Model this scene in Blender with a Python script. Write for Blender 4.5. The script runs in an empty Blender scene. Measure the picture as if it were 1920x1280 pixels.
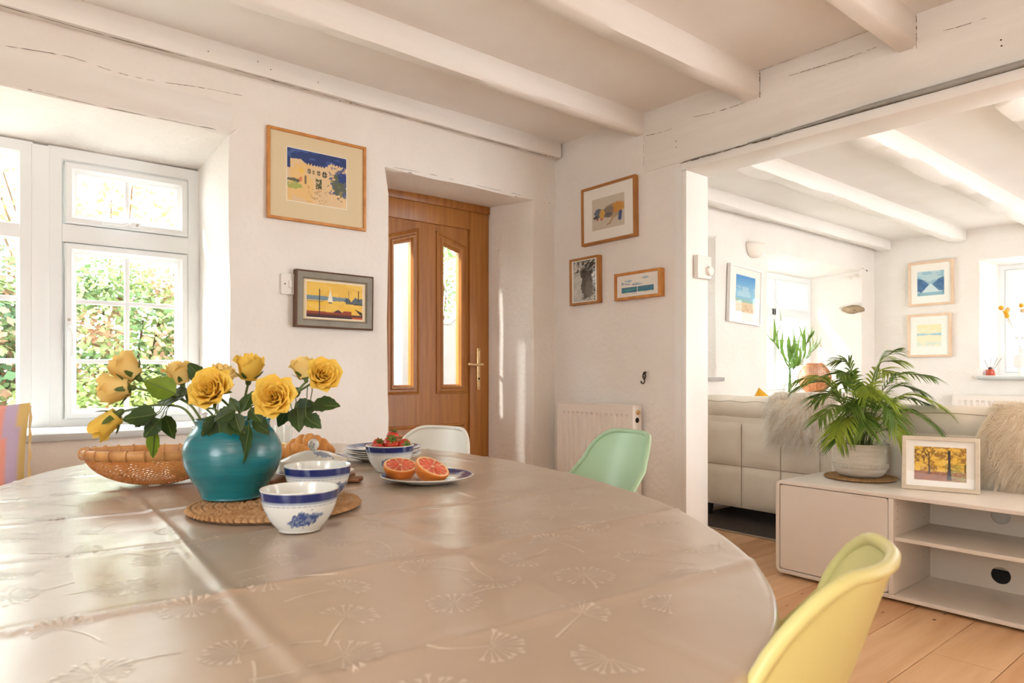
import bpy, bmesh, math, random
import numpy as np
from mathutils import Vector, Matrix, noise as mnoise

# ------------------------------------------------------------------ camera
F, HZ, CH = 1290.0, 696.0, 1.03          # focal length in px, horizon row, eye height
TH = math.radians(50.05)
FX, FY = math.cos(TH), math.sin(TH)      # view direction
RX, RY = FY, -FX                         # camera right
scene = bpy.context.scene
COL = scene.collection
cam = bpy.data.cameras.new('camera')
camo = bpy.data.objects.new('camera', cam)
COL.objects.link(camo)
cam.sensor_width = 36.0
cam.lens = 36.0 * F / 1920.0
cam.shift_y = (HZ - 640.0) / 1920.0
cam.clip_start = 0.02
camo.location = (0, 0, CH)
camo.rotation_euler = (math.pi / 2, 0, TH - math.pi / 2)
cam.dof.use_dof = True
cam.dof.focus_distance = 2.3
cam.dof.aperture_fstop = 7.0
scene.camera = camo

# ------------------------------------------------------------------ world, sun, exposure
world = bpy.data.worlds.new('sky')
scene.world = world
world.use_nodes = True
bg = world.node_tree.nodes['Background']
bg.inputs[0].default_value = (0.90, 0.95, 1.0, 1)
bg.inputs[1].default_value = 13.0
sun = bpy.data.lights.new('sun', 'SUN')
sun.energy = 16.0
sun.angle = math.radians(5)
sun.color = (1.0, 0.97, 0.93)
suno = bpy.data.objects.new('sun', sun)
COL.objects.link(suno)
suno.rotation_euler = Vector((0.75, -0.32, -0.60)).to_track_quat('-Z', 'Y').to_euler()
scene.view_settings.view_transform = 'Standard'
scene.view_settings.look = 'None'
scene.view_settings.gamma = 1.0
scene.view_settings.use_curve_mapping = False
scene.view_settings.exposure = -0.25


def fill_light(name, loc, size, power, color):
    l = bpy.data.lights.new(name, 'POINT')
    l.shadow_soft_size = size
    l.energy = power
    l.color = color
    o = bpy.data.objects.new(name, l)
    COL.objects.link(o)
    o.location = loc
    return o


# warm fill lights added out of view, one for each room
fill_light('dining_fill_light', (-0.6, -0.9, 1.95), 0.15, 32, (1.0, 0.83, 0.66))
fill_light('living_fill_light', (3.4, -0.5, 2.0), 0.15, 22, (1.0, 0.83, 0.66))

# ------------------------------------------------------------------ photo pixel -> place
DA, DB = 3.02, 2.864                     # plane of the window wall (y) and of the partition (x)


def ray(px):
    r = (px - 960.0) / F
    return FX + r * RX, FY + r * RY


def A(px, py, Y=DA):
    """point on a plane parallel to the window wall"""
    dx, dy = ray(px)
    d = Y / dy
    return d * dx, CH + (HZ - py) * d / F


def B(px, py, X=DB):
    """point on a plane parallel to the partition -> (y, z)"""
    dx, dy = ray(px)
    d = X / dx
    return d * dy, CH + (HZ - py) * d / F


def G(px, py, Z):
    dx, dy = ray(px)
    d = (CH - Z) * F / (py - HZ)
    return Vector((d * dx, d * dy, Z))


def D(px, py, d):
    dx, dy = ray(px)
    return Vector((d * dx, d * dy, CH + (HZ - py) * d / F))


# ------------------------------------------------------------------ helpers
def lin(c):
    c = c / 255.0
    return c / 12.92 if c <= 0.04045 else ((c + 0.055) / 1.055) ** 2.4


def rgb(r, g, b):
    return (lin(r), lin(g), lin(b), 1.0)


def tag(o, label, cat, group=None):
    o['label'] = label
    o['category'] = cat
    if group:
        o['group'] = group
    return o


def structure(o):
    o['kind'] = 'structure'
    return o


def root(name, label, cat, loc=(0, 0, 0), rz=0.0, group=None):
    o = bpy.data.objects.new(name, None)
    COL.objects.link(o)
    o.location = loc
    o.rotation_euler = (0, 0, rz)
    o.empty_display_size = 0.05
    return tag(o, label, cat, group)


def link(name, me, mat, parent=None, loc=(0, 0, 0), rot=None):
    o = bpy.data.objects.new(name, me)
    if mat is not None and len(me.materials) == 0:
        me.materials.append(mat)
    COL.objects.link(o)
    o.parent = parent
    o.location = loc
    if rot is not None:
        o.rotation_euler = rot
    return o


def mesh(name, V, Fc, smooth=True, angle=40):
    me = bpy.data.meshes.new(name)
    me.from_pydata([tuple(v) for v in V], [], Fc)
    me.validate()
    me.update()
    if smooth:
        me.shade_smooth()
        if angle:
            me.set_sharp_from_angle(angle=math.radians(angle))
    return me


def mk(name, V, Fc, mat, parent=None, loc=(0, 0, 0), rot=None, smooth=True, angle=40):
    return link(name, mesh(name, V, Fc, smooth, angle), mat, parent, loc, rot)


class MB:
    def __init__(s):
        s.V = []
        s.F = []

    def add(s, V, Fc):
        n = len(s.V)
        s.V += [tuple(v) for v in V]
        s.F += [tuple(i + n for i in f) for f in Fc]
        return s

    def box(s, x0, x1, y0, y1, z0, z1, M=None):
        V = [Vector((x, y, z)) for x in (x0, x1) for y in (y0, y1) for z in (z0, z1)]
        if M is not None:
            V = [M @ v for v in V]
        return s.add(V, [(0, 1, 3, 2), (4, 6, 7, 5), (0, 4, 5, 1), (2, 3, 7, 6), (0, 2, 6, 4), (1, 5, 7, 3)])

    def tube(s, pts, r, n=8, caps=True):
        V, Fc = tube_data(pts, r, n, caps)
        return s.add(V, Fc)

    def lathe(s, prof, n=24, M=None):
        V, Fc = lathe_data(prof, n)
        if M is not None:
            V = [M @ Vector(v) for v in V]
        return s.add(V, Fc)

    def build(s, name, mat, parent=None, loc=(0, 0, 0), rot=None, smooth=True, angle=40):
        return mk(name, s.V, s.F, mat, parent, loc, rot, smooth, angle)


def tube_data(pts, r, n=8, caps=True, closed=False):
    pts = [Vector(p) for p in pts]
    m = len(pts)
    rs = [r] * m if not hasattr(r, '__len__') else list(r)
    V, Fc = [], []
    up = None
    for i, p in enumerate(pts):
        if closed:
            t = pts[(i + 1) % m] - pts[i - 1]
        else:
            t = pts[min(i + 1, m - 1)] - pts[max(i - 1, 0)]
        t = t.normalized() if t.length > 1e-9 else Vector((0, 0, 1))
        if up is None:
            up = Vector((0, 0, 1)) if abs(t.z) < 0.9 else Vector((1, 0, 0))
        a = (up - t * up.dot(t))
        a = a.normalized() if a.length > 1e-6 else t.orthogonal().normalized()
        b = t.cross(a)
        up = a
        for k in range(n):
            th = 2 * math.pi * k / n
            V.append(p + (a * math.cos(th) + b * math.sin(th)) * rs[i])
    for i in range(m if closed else m - 1):
        j = (i + 1) % m
        for k in range(n):
            k2 = (k + 1) % n
            Fc.append((i * n + k, i * n + k2, j * n + k2, j * n + k))
    if caps and not closed:
        Fc.append(tuple(range(n - 1, -1, -1)))
        Fc.append(tuple((m - 1) * n + k for k in range(n)))
    return V, Fc


def tube(name, pts, r, mat, parent=None, n=8, loc=(0, 0, 0), closed=False):
    V, Fc = tube_data(pts, r, n, True, closed)
    return mk(name, V, Fc, mat, parent, loc)


def lathe_data(prof, n=48):
    V, Fc = [], []
    m = len(prof)
    for (r, z) in prof:
        for k in range(n):
            a = 2 * math.pi * k / n
            V.append((r * math.cos(a), r * math.sin(a), z))
    for i in range(m - 1):
        for k in range(n):
            k2 = (k + 1) % n
            Fc.append((i * n + k, i * n + k2, (i + 1) * n + k2, (i + 1) * n + k))
    if prof[0][0] > 1e-5:
        Fc.append(tuple(range(n - 1, -1, -1)))
    if prof[-1][0] > 1e-5:
        Fc.append(tuple((m - 1) * n + k for k in range(n)))
    return V, Fc


def lathe(name, prof, mat, parent=None, n=48, loc=(0, 0, 0), rot=None, angle=40):
    V, Fc = lathe_data(prof, n)
    return mk(name, V, Fc, mat, parent, loc, rot, True, angle)


def box(name, x0, x1, y0, y1, z0, z1, mat, parent=None, bev=0.0, seg=2, loc=(0, 0, 0), rot=None):
    bm = bmesh.new()
    bmesh.ops.create_cube(bm, size=1.0)
    for v in bm.verts:
        v.co = Vector(((x0 + x1) / 2 + v.co.x * (x1 - x0), (y0 + y1) / 2 + v.co.y * (y1 - y0), (z0 + z1) / 2 + v.co.z * (z1 - z0)))
    if bev > 0:
        bmesh.ops.bevel(bm, geom=list(bm.edges), offset=bev, segments=seg, affect='EDGES', profile=0.5)
    me = bpy.data.meshes.new(name)
    bm.to_mesh(me)
    bm.free()
    if bev > 0:
        me.shade_smooth()
        me.set_sharp_from_angle(angle=math.radians(35))
    return link(name, me, mat, parent, loc, rot)


def grid_faces(nu, nv, wrap=False):
    Fc = []
    for i in range(nu - (0 if wrap else 1)):
        i2 = (i + 1) % nu
        for j in range(nv - 1):
            Fc.append((i * nv + j, i2 * nv + j, i2 * nv + j + 1, i * nv + j + 1))
    return Fc


def smoothcurve(pts, n=8):
    """Catmull-Rom through points"""
    P = [Vector(p) for p in pts]
    P = [P[0] * 2 - P[1]] + P + [P[-1] * 2 - P[-2]]
    out = []
    for i in range(1, len(P) - 2):
        for k in range(n):
            t = k / n
            a, b, c, d = P[i - 1], P[i], P[i + 1], P[i + 2]
            out.append(0.5 * ((2 * b) + (c - a) * t + (2 * a - 5 * b + 4 * c - d) * t * t + (3 * b - a - 3 * c + d) * t ** 3))
    out.append(P[-2])
    return out


def setcol(me, cols):
    at = me.color_attributes.new('Col', 'FLOAT_COLOR', 'POINT')
    arr = np.ones((len(me.vertices), 4), dtype=np.float32)
    arr[:, :3] = np.asarray(cols)[:, :3]
    at.data.foreach_set('color', arr.ravel())


# ------------------------------------------------------------------ materials
MATS = {}


def mat(name, c, rough=0.6, c2=None, nscale=8.0, bump=0.0, bscale=60.0, spec=0.5, metal=0.0, trans=0.0, alpha=1.0,
        vcol=False, stretch=None, sss=0.0, coat=0.0, lo=0.35, hi=0.65, transl=0.0, bdist=0.01):
    if name in MATS:
        return MATS[name]
    m = bpy.data.materials.new(name)
    m.use_nodes = True
    nt = m.node_tree
    N, L = nt.nodes, nt.links
    p = N['Principled BSDF']
    p.inputs['Base Color'].default_value = c
    p.inputs['Roughness'].default_value = rough
    p.inputs['Specular IOR Level'].default_value = spec
    p.inputs['Metallic'].default_value = metal
    p.inputs['Transmission Weight'].default_value = trans
    p.inputs['Alpha'].default_value = alpha
    p.inputs['Coat Weight'].default_value = coat
    p.inputs['Coat Roughness'].default_value = min(rough, 0.3)
    if sss:
        p.inputs['Subsurface Weight'].default_value = sss
        p.inputs['Subsurface Radius'].default_value = (0.02, 0.01, 0.005)
    tc = N.new('ShaderNodeTexCoord')
    mp = N.new('ShaderNodeMapping')
    L.new(tc.outputs['Object'], mp.inputs['Vector'])
    if stretch:
        mp.inputs['Scale'].default_value = stretch
    out = None
    if vcol:
        a = N.new('ShaderNodeVertexColor')
        a.layer_name = 'Col'
        out = a.outputs['Color']
        L.new(out, p.inputs['Base Color'])
    if c2 is not None:
        nz = N.new('ShaderNodeTexNoise')
        nz.inputs['Scale'].default_value = nscale
        nz.inputs['Detail'].default_value = 6
        L.new(mp.outputs['Vector'], nz.inputs['Vector'])
        rp = N.new('ShaderNodeValToRGB')
        rp.color_ramp.elements[0].position = lo
        rp.color_ramp.elements[1].position = hi
        rp.color_ramp.elements[0].color = c
        rp.color_ramp.elements[1].color = c2
        L.new(nz.outputs['Fac'], rp.inputs['Fac'])
        out = rp.outputs['Color']
        L.new(out, p.inputs['Base Color'])
    if bump:
        nb = N.new('ShaderNodeTexNoise')
        nb.inputs['Scale'].default_value = bscale
        nb.inputs['Detail'].default_value = 5
        L.new(mp.outputs['Vector'], nb.inputs['Vector'])
        bu = N.new('ShaderNodeBump')
        bu.inputs['Strength'].default_value = bump
        bu.inputs['Distance'].default_value = bdist
        L.new(nb.outputs['Fac'], bu.inputs['Height'])
        L.new(bu.outputs['Normal'], p.inputs['Normal'])
    if transl > 0:
        tr = N.new('ShaderNodeBsdfTranslucent')
        mx = N.new('ShaderNodeMixShader')
        mx.inputs[0].default_value = transl
        if out is not None:
            L.new(out, tr.inputs['Color'])
        else:
            tr.inputs['Color'].default_value = c
        L.new(p.outputs[0], mx.inputs[1])
        L.new(tr.outputs[0], mx.inputs[2])
        L.new(mx.outputs[0], N['Material Output'].inputs['Surface'])
    MATS[name] = m
    return m


def glassmat(name, tint=(0.96, 0.98, 0.98, 1), refl=0.06):
    """clear thin pane: mostly transparent with a mirror share"""
    m = bpy.data.materials.new(name)
    m.use_nodes = True
    N, L = m.node_tree.nodes, m.node_tree.links
    N.remove(N['Principled BSDF'])
    t = N.new('ShaderNodeBsdfTransparent')
    t.inputs[0].default_value = tint
    g = N.new('ShaderNodeBsdfGlossy')
    g.inputs['Roughness'].default_value = 0.02
    mx = N.new('ShaderNodeMixShader')
    lw = N.new('ShaderNodeLayerWeight')
    lw.inputs[0].default_value = 0.5
    pw = N.new('ShaderNodeMath')
    pw.operation = 'POWER'
    pw.inputs[1].default_value = 4.0
    ml = N.new('ShaderNodeMath')
    ml.operation = 'MULTIPLY_ADD'
    ml.inputs[1].default_value = 0.5
    ml.inputs[2].default_value = refl * 0.5
    L.new(lw.outputs['Facing'], pw.inputs[0])
    L.new(pw.outputs[0], ml.inputs[0])
    L.new(ml.outputs[0], mx.inputs[0])
    L.new(t.outputs[0], mx.inputs[1])
    L.new(g.outputs[0], mx.inputs[2])
    L.new(mx.outputs[0], N['Material Output'].inputs['Surface'])
    MATS[name] = m
    return m


M_PLASTER = mat('plaster_paint', rgb(240, 234, 227), 0.75, rgb(236, 229, 220), 3.0, bump=0.45, bscale=38, spec=0.25, bdist=0.012)
M_CEIL = mat('ceiling_paint', rgb(243, 239, 234), 0.8, rgb(239, 233, 227), 2.0, bump=0.12, bscale=20, spec=0.2)
M_BEAM = mat('beam_paint', rgb(240, 235, 229), 0.6, rgb(232, 226, 218), 4.0, bump=0.35, bscale=14, spec=0.3, stretch=(0.25, 1, 2))
M_BEAMY = mat('lintel_paint', rgb(238, 233, 226), 0.6, rgb(228, 221, 211), 4.0, bump=0.35, bscale=14, spec=0.3, stretch=(1, 0.25, 2))
M_TRIM = mat('trim_paint', rgb(243, 239, 233), 0.45, rgb(238, 233, 226), 3.0, bump=0.08, bscale=30, spec=0.4)
M_UPVC = mat('white_upvc', rgb(238, 240, 240), 0.28, spec=0.5)
M_CRACK = mat('crack_shadow_gap', rgb(74, 58, 44), 0.95, rgb(120, 100, 82), 20, spec=0.05)
M_GLASS = glassmat('window_glass')
M_DARK = mat('dark_hole', rgb(40, 33, 28), 0.9, spec=0.1)
M_STEEL = mat('brushed_metal', rgb(190, 186, 178), 0.3, metal=0.9)
M_BLACKIRON = mat('black_iron', rgb(38, 34, 32), 0.5, metal=0.5)


# value noise for painted prints
def vnoise(x, y, seed=0):
    xi, yi = np.floor(x).astype(int), np.floor(y).astype(int)
    xf, yf = x - xi, y - yi
    xf, yf = xf * xf * (3 - 2 * xf), yf * yf * (3 - 2 * yf)

    def h(a, b):
        v = np.sin(a * 127.1 + b * 311.7 + seed * 74.7) * 43758.5453
        return v - np.floor(v)
    return (h(xi, yi) * (1 - xf) + h(xi + 1, yi) * xf) * (1 - yf) + (h(xi, yi + 1) * (1 - xf) + h(xi + 1, yi + 1) * xf) * yf


def fbm(x, y, seed=0, o=4):
    s, a, t = 0, 0.5, 0
    for i in range(o):
        s = s + a * vnoise(x * 2 ** i, y * 2 ** i, seed + i)
        t += a
        a *= 0.55
    return s / t


class Canvas:
    """colours on a fine grid, u right, v up, both 0..1"""
    def __init__(s, nx, ny, base):
        u, v = np.meshgrid(np.linspace(0, 1, nx), np.linspace(0, 1, ny), indexing='ij')
        s.u, s.v, s.nx, s.ny = u, v, nx, ny
        s.c = np.zeros((nx, ny, 3))
        s.fill(np.ones((nx, ny)), base)

    def fill(s, mask, col, k=1.0):
        m = np.clip(np.asarray(mask, float), 0, 1)[..., None] * k
        s.c = s.c * (1 - m) + np.array([lin(q) for q in col]) * m

    def poly(s, pts, col, k=1.0):
        ins = np.zeros(s.u.shape, bool)
        n = len(pts)
        for i in range(n):
            (x1, y1), (x2, y2) = pts[i], pts[(i + 1) % n]
            cond = ((y1 > s.v) != (y2 > s.v)) & (s.u < (x2 - x1) * (s.v - y1) / (y2 - y1 + 1e-12) + x1)
            ins ^= cond
        s.fill(ins, col, k)

    def ell(s, cx, cy, rx, ry, col, k=1.0, rag=0.0, seed=3):
        d = np.sqrt(((s.u - cx) / rx) ** 2 + ((s.v - cy) / ry) ** 2)
        if rag:
            d = d + rag * (fbm(s.u * 22, s.v * 22, seed) - 0.5) * 2
        s.fill(d < 1, col, k)

    def line(s, x1, y1, x2, y2, w, col, k=1.0):
        dx, dy = x2 - x1, y2 - y1
        t = np.clip(((s.u - x1) * dx + (s.v - y1) * dy) / (dx * dx + dy * dy + 1e-9), 0, 1)
        d = np.hypot(s.u - x1 - t * dx, s.v - y1 - t * dy)
        s.fill(d < w, col, k)

    def obj(s, name, w, h, parent, y=0.0, x=0.0, z=0.0, m=None):
        V = [(x + (a - 0.5) * w, y, z + (b - 0.5) * h) for a, b in zip(s.u.ravel(), s.v.ravel())]
        Fc = [(f[0], f[1], f[2], f[3]) for f in grid_faces(s.nx, s.ny)]
        me = mesh(name, V, Fc, False)
        setcol(me, s.c.reshape(-1, 3))
        return link(name, me, m or M_PRINT, parent)


M_PRINT = mat('printed_paper', rgb(255, 255, 255), 0.55, vcol=True, spec=0.3)

# ================================================================== the room shell
def offset_poly(poly, t):
    """inset a counter-clockwise polygon by t"""
    n = len(poly)
    out = []
    for i in range(n):
        p0, p1, p2 = Vector(poly[i - 1]), Vector(poly[i]), Vector(poly[(i + 1) % n])
        e1, e2 = (p1 - p0).normalized(), (p2 - p1).normalized()
        n1, n2 = Vector((-e1.y, e1.x)), Vector((-e2.y, e2.x))
        m = (n1 + n2)
        m = m / max(0.2, (1 + n1.dot(n2)))
        out.append((p1.x + m.x * t, p1.y + m.y * t))
    return out


def ring_data(poly, prof, closed=True):
    """sweep profile [(inset, depth)] round a polygon in the x,z plane; depth along +y"""
    V, Fc = [], []
    n = len(poly)
    for (t, d) in prof:
        for (x, z) in offset_poly(poly, t):
            V.append((x, d, z))
    m = len(prof)
    for i in range(m if closed else m - 1):
        j = (i + 1) % m
        for k in range(n):
            k2 = (k + 1) % n
            Fc.append((i * n + k, i * n + k2, j * n + k2, j * n + k))
    return V, Fc


def rect(x0, x1, z0, z1):
    return [(x0, z0), (x1, z0), (x1, z1), (x0, z1)]


def wobble(p, amp=0.004):
    v = Vector(p)
    return v + (mnoise.noise_vector(v * 2.3) * amp * 1.6 + mnoise.noise_vector(v * 8.0) * amp * 0.7)


def wall(name, u0, u1, v0, v1, openings, mp, m, step=0.13, amp=0.004, bev=0.035):
    us, vs = [u0, u1], [v0, v1]
    for o in openings:
        us += [o['f'][0], o['f'][1]]
        vs += [o['f'][2], o['f'][3]]

    def fine(a):
        a = sorted(set(round(q, 4) for q in a))
        out = []
        for p, q in zip(a, a[1:]):
            k = max(1, int(round((q - p) / step)))
            out += [p + (q - p) * i / k for i in range(k)]
        return out + [a[-1]]
    us, vs = fine(us), fine(vs)
    bm = bmesh.new()
    vd = {}

    def vert(u, v, d=0.0):
        k = (round(u, 4), round(v, 4), round(d, 4))
        if k not in vd:
            vd[k] = bm.verts.new(mp(u, v, d))
        return vd[k]

    def inside(u, v):
        return any(o['f'][0] < u < o['f'][1] and o['f'][2] < v < o['f'][3] for o in openings)
    for a, b in zip(us, us[1:]):
        for c, d in zip(vs, vs[1:]):
            if not inside((a + b) / 2, (c + d) / 2):
                bm.faces.new((vert(a, c), vert(b, c), vert(b, d), vert(a, d)))
    border = []
    for o in openings:
        fu0, fu1, fv0, fv1 = o['f']
        bu0, bu1, bv0, bv1 = o['b']
        loop = [(u, fv0) for u in us if fu0 - 1e-5 <= u <= fu1 + 1e-5]
        loop += [(fu1, v) for v in vs if fv0 + 1e-5 < v <= fv1 + 1e-5]
        loop += [(u, fv1) for u in reversed(us) if fu0 - 1e-5 <= u < fu1 - 1e-5]
        loop += [(fu0, v) for v in reversed(vs) if fv0 + 1e-5 < v < fv1 - 1e-5]
        n, K = len(loop), 3

        def back(u, v, t):
            a = (u - fu0) / (fu1 - fu0)
            b = (v - fv0) / (fv1 - fv0)
            return (u + (bu0 + a * (bu1 - bu0) - u) * t, v + (bv0 + b * (bv1 - bv0) - v) * t, o['d'] * t)
        rings = [[vert(*l) for l in loop]]
        for k in range(1, K + 1):
            rings.append([bm.verts.new(mp(*back(l[0], l[1], k / K))) for l in loop])
        for k in range(K):
            for i in range(n):
                j = (i + 1) % n
                if o.get('open_bottom') and loop[i][1] <= fv0 + 1e-5 and loop[j][1] <= fv0 + 1e-5:
                    continue
                bm.faces.new((rings[k][i], rings[k][j], rings[k + 1][j], rings[k + 1][i]))
        for i in range(n):
            e = bm.edges.get((rings[0][i], rings[0][(i + 1) % n]))
            if e and len(e.link_faces) == 2:
                border.append(e)
    if bev:
        bmesh.ops.bevel(bm, geom=border, offset=bev, segments=3, affect='EDGES', profile=0.5)
    for v in bm.verts:
        v.co = wobble(v.co, amp)
    me = bpy.data.meshes.new(name)
    bm.to_mesh(me)
    bm.free()
    me.shade_smooth()
    me.set_sharp_from_angle(angle=math.radians(50))
    return structure(link(name, me, m))


mapA = lambda u, v, d: Vector((u, DA + d, v))
W1F = dict(f=(-0.45, 0.958, 0.80, 2.04), b=(-0.40, 0.93, 0.79, 1.945), d=0.42)
D1F = dict(f=(1.722, 2.69, 0.0, 2.035), b=(1.715, 2.632, 0.0, 2.045), d=0.40, open_bottom=True)
wall_back = wall('wall_back', -1.9, 2.95, 0.0, 2.42, [W1F, D1F], mapA, M_PLASTER, amp=0.005)
LW0 = dict(f=(3.55, 4.55, 0.99, 2.05), b=(3.62, 4.44, 0.99, 2.0), d=0.45)
LW1 = dict(f=(5.30, 7.08, 0.826, 2.03), b=(5.36, 6.86, 0.826, 1.965), d=0.45)
wall_living_back = wall('wall_living_back', 2.95, 7.45, 0.0, 2.42, [LW0, LW1], mapA, M_PLASTER, amp=0.004)
XF = 7.37
mapF = lambda u, v, d: Vector((XF + d, u, v))
FW = dict(f=(0.55, 2.09, 0.99, 2.05), b=(0.62, 2.02, 0.99, 2.02), d=0.34)
wall_far = wall('wall_far', -2.2, 3.06, 0.0, 2.42, [FW], mapF, M_PLASTER, amp=0.004)
mapL = lambda u, v, d: Vector((-1.85 - d, u, v))
PW = dict(f=(-0.8, 0.5, 0.8, 2.1), b=(-0.8, 0.5, 0.8, 2.1), d=0.3)
wall_left = wall('wall_left', -2.25, 3.06, 0.0, 2.42, [PW], mapL, M_PLASTER, step=0.4, amp=0.003)
mapS = lambda u, v, d: Vector((u, -2.2 - d, v))
SW = [dict(f=(a, b, 0.05, 2.2), b=(a, b, 0.05, 2.2), d=0.3) for a, b in ((3.4, 5.7),)]
wall_front = wall('wall_front', -1.9, 7.45, 0.0, 2.42, SW, mapS, M_PLASTER, step=0.4, amp=0.003)

# partition with the wide opening
y_j = 2.088
mapB = lambda u, v, d: Vector((DB + d, u, v))
wall_right = wall('wall_right', y_j, 3.04, 0.0, 2.40, [], mapB, M_PLASTER, amp=0.004)
o = box('partition_return', 3.02, 3.03, y_j, 3.04, 0, 2.4, M_PLASTER, wall_right)
o = box('partition_end', DB + 0.004, 3.02, y_j, y_j + 0.012, 0, 2.06, M_PLASTER, wall_right)
# plaster edge board beside the opening
box('edge_board', DB - 0.008, DB + 0.02, y_j, y_j + 0.048, 0, 2.058, M_TRIM, wall_right, 0.004)


def uneven_box(name, x0, x1, y0, y1, z0, z1, m, parent, axis, amp=0.006, n=40):
    """a hand-hewn beam: box cut into stations along an axis, wavy edges, rounded arrises"""
    V, Fc = [], []
    c = 0.012
    for i in range(n + 1):
        t = i / n
        if axis == 'x':
            a, (p0, p1), (q0, q1) = x0 + (x1 - x0) * t, (y0, y1), (z0, z1)
        else:
            a, (p0, p1), (q0, q1) = y0 + (y1 - y0) * t, (x0, x1), (z0, z1)
        prof = [(p0, q0 + c), (p0 + c, q0), (p1 - c, q0), (p1, q0 + c), (p1, q1), (p0, q1)]
        for k, (p, q) in enumerate(prof):
            s = Vector((a * 2.2, k * 7.1 + p0 * 3, q0))
            if k < 4:
                p += amp * mnoise.noise(s)
                q += amp * 0.8 * mnoise.noise(s + Vector((3, 9, 1))) + amp * 0.4 * mnoise.noise(s * 5)
            V.append((a, p, q) if axis == 'x' else (p, a, q))
    m6 = 6
    for i in range(n):
        for k in range(m6):
            k2 = (k + 1) % m6
            Fc.append((i * m6 + k, i * m6 + k2, (i + 1) * m6 + k2, (i + 1) * m6 + k))
    Fc.append(tuple(range(m6)))
    Fc.append(tuple(n * m6 + k for k in range(m6)))
    return mk(name, V, Fc, m, parent, smooth=True, angle=50)


# lintel beam across the opening
ZC = 2.385
uneven_box('lintel_beam', DB - 0.012, 3.05, -2.2, 2.325, 2.078, ZC, M_BEAMY, wall_right, 'y', 0.007, 90)
# lining of the opening
trim_1 = structure(box('trim_1', DB - 0.014, 3.035, y_j - 0.03, y_j - 0.0005, 0.0, 2.028, M_TRIM, None, 0.004))
trim_2 = structure(box('trim_2', DB - 0.016, 3.035, -1.2, y_j - 0.0005, 2.0285, 2.0695, M_TRIM, None, 0.004))
trim_3 = structure(box('trim_3', DB - 0.014, 3.035, -1.232, -1.2, 0.0, 2.0695, M_TRIM, None, 0.004))
box('partition_far_part', DB, 3.03, -2.2, -1.235, 0, 2.08, M_PLASTER, wall_right)

# grey cable run along the top of the opening
cpts = []
for i in range(41):
    y = 1.72 - i * 0.065
    k = max(0.0, min(1.0, (1.72 - y) / 0.5))
    cpts.append((DB - 0.016 - 0.006 * k, y, 2.073 + 0.008 * k + 0.003 * mnoise.noise(Vector((y * 3, 0, 0)))))
M_CABLE = mat('grey_cable', rgb(150, 148, 142), 0.5, rgb(168, 165, 158), 15)
tag(tube('electric_cable', cpts, [0.003 + 0.009 * max(0, min(1, (1.72 - p[1]) / 0.8)) for p in cpts], M_CABLE),
    'grey electric cable running along the top of the wide opening', 'cable')

# floor: every board a piece of its own
M_BOARD = [mat('floor_board_%s' % k, rgb(*a), 0.42, rgb(*b), 3.0, bump=0.1, bscale=25, stretch=(0.5, 6, 1), spec=0.4)
           for k, a, b in (('honey', (214, 168, 124), (200, 150, 106)), ('pale', (222, 180, 138), (206, 160, 116)), ('amber', (206, 158, 114), (188, 138, 94)))]
M_KNOT = mat('wood_knot', rgb(128, 88, 56), 0.5, rgb(160, 112, 74), 30)
M_SUB = mat('floor_gap', rgb(92, 62, 40), 0.9, spec=0.1)
floor = structure(box('floor', -1.9, 7.45, -2.25, 3.45, -0.06, -0.022, M_SUB))
rnd = random.Random(4)
plank_me = {}
for k in range(-11, 14):
    ya, yb = 0.069 + 0.22 * k, 0.069 + 0.22 * (k + 1)
    ya, yb = max(ya, -2.2), min(yb, DA + 0.02)
    if yb - ya < 0.03:
        continue
    x = -1.88
    while x < 7.4:
        L = rnd.uniform(2.2, 4.4)
        x2 = min(x + L, 7.42)
        if 7.42 - x2 < 0.5:
            x2 = 7.42
        p = box('plank', x + 0.001, x2 - 0.001, ya + 0.0016, yb - 0.0016, -0.022, 0.0, rnd.choice(M_BOARD), floor, 0.0012, 1)
        x = x2
# door threshold boards
box('threshold', 1.70, 2.64, DA + 0.02, DA + 0.42, -0.02, 0.004, M_BOARD[2], floor)
# knots and nail heads on the boards in view
kb = MB()
for q in range(60):
    kx, ky = rnd.uniform(2.6, 4.3), rnd.uniform(0.2, 2.4)
    big = q < 26
    a, b = (rnd.uniform(0.007, 0.016), rnd.uniform(0.004, 0.008)) if big else (0.0028, 0.0028)
    ring = [(kx + a * math.cos(t * math.pi / 5), ky + b * math.sin(t * math.pi / 5), 0.0006) for t in range(10)]
    kb.add(ring, [tuple(range(10))])
o = kb.build('knots', M_KNOT, floor, smooth=False)
o['kind'] = 'stuff'

# ceiling, joists and wall plate
ceiling = structure(box('ceiling', -1.9, 2.95, -2.25, 3.1, ZC, ZC + 0.1, M_CEIL))
ceiling_living = structure(box('ceiling_living', 2.95, 7.45, -2.25, 3.1, 2.345, 2.44, M_CEIL))
for y0, y1, z0 in ((2.325, 2.40, 2.275), (1.661, 1.75, 2.268), (1.016, 1.09, 2.262), (0.37, 0.45, 2.265), (-0.28, -0.2, 2.265), (-0.93, -0.85, 2.265), (-1.58, -1.5, 2.265)):
    uneven_box('beam', -1.85, DB - 0.004, y0, y1, z0, ZC + 0.01, M_BEAM, ceiling, 'x', 0.006, 60)
for y0, y1, z0 in ((2.86, 2.955, 2.245), (2.20, 2.31, 2.235), (1.53, 1.655, 2.237), (0.88, 1.006, 2.24), (0.2, 0.32, 2.24), (-0.45, -0.33, 2.24)):
    uneven_box('beam', 3.052, XF - 0.004, y0, y1, z0, 2.36, M_BEAM, ceiling_living, 'x', 0.012, 60)
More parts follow.
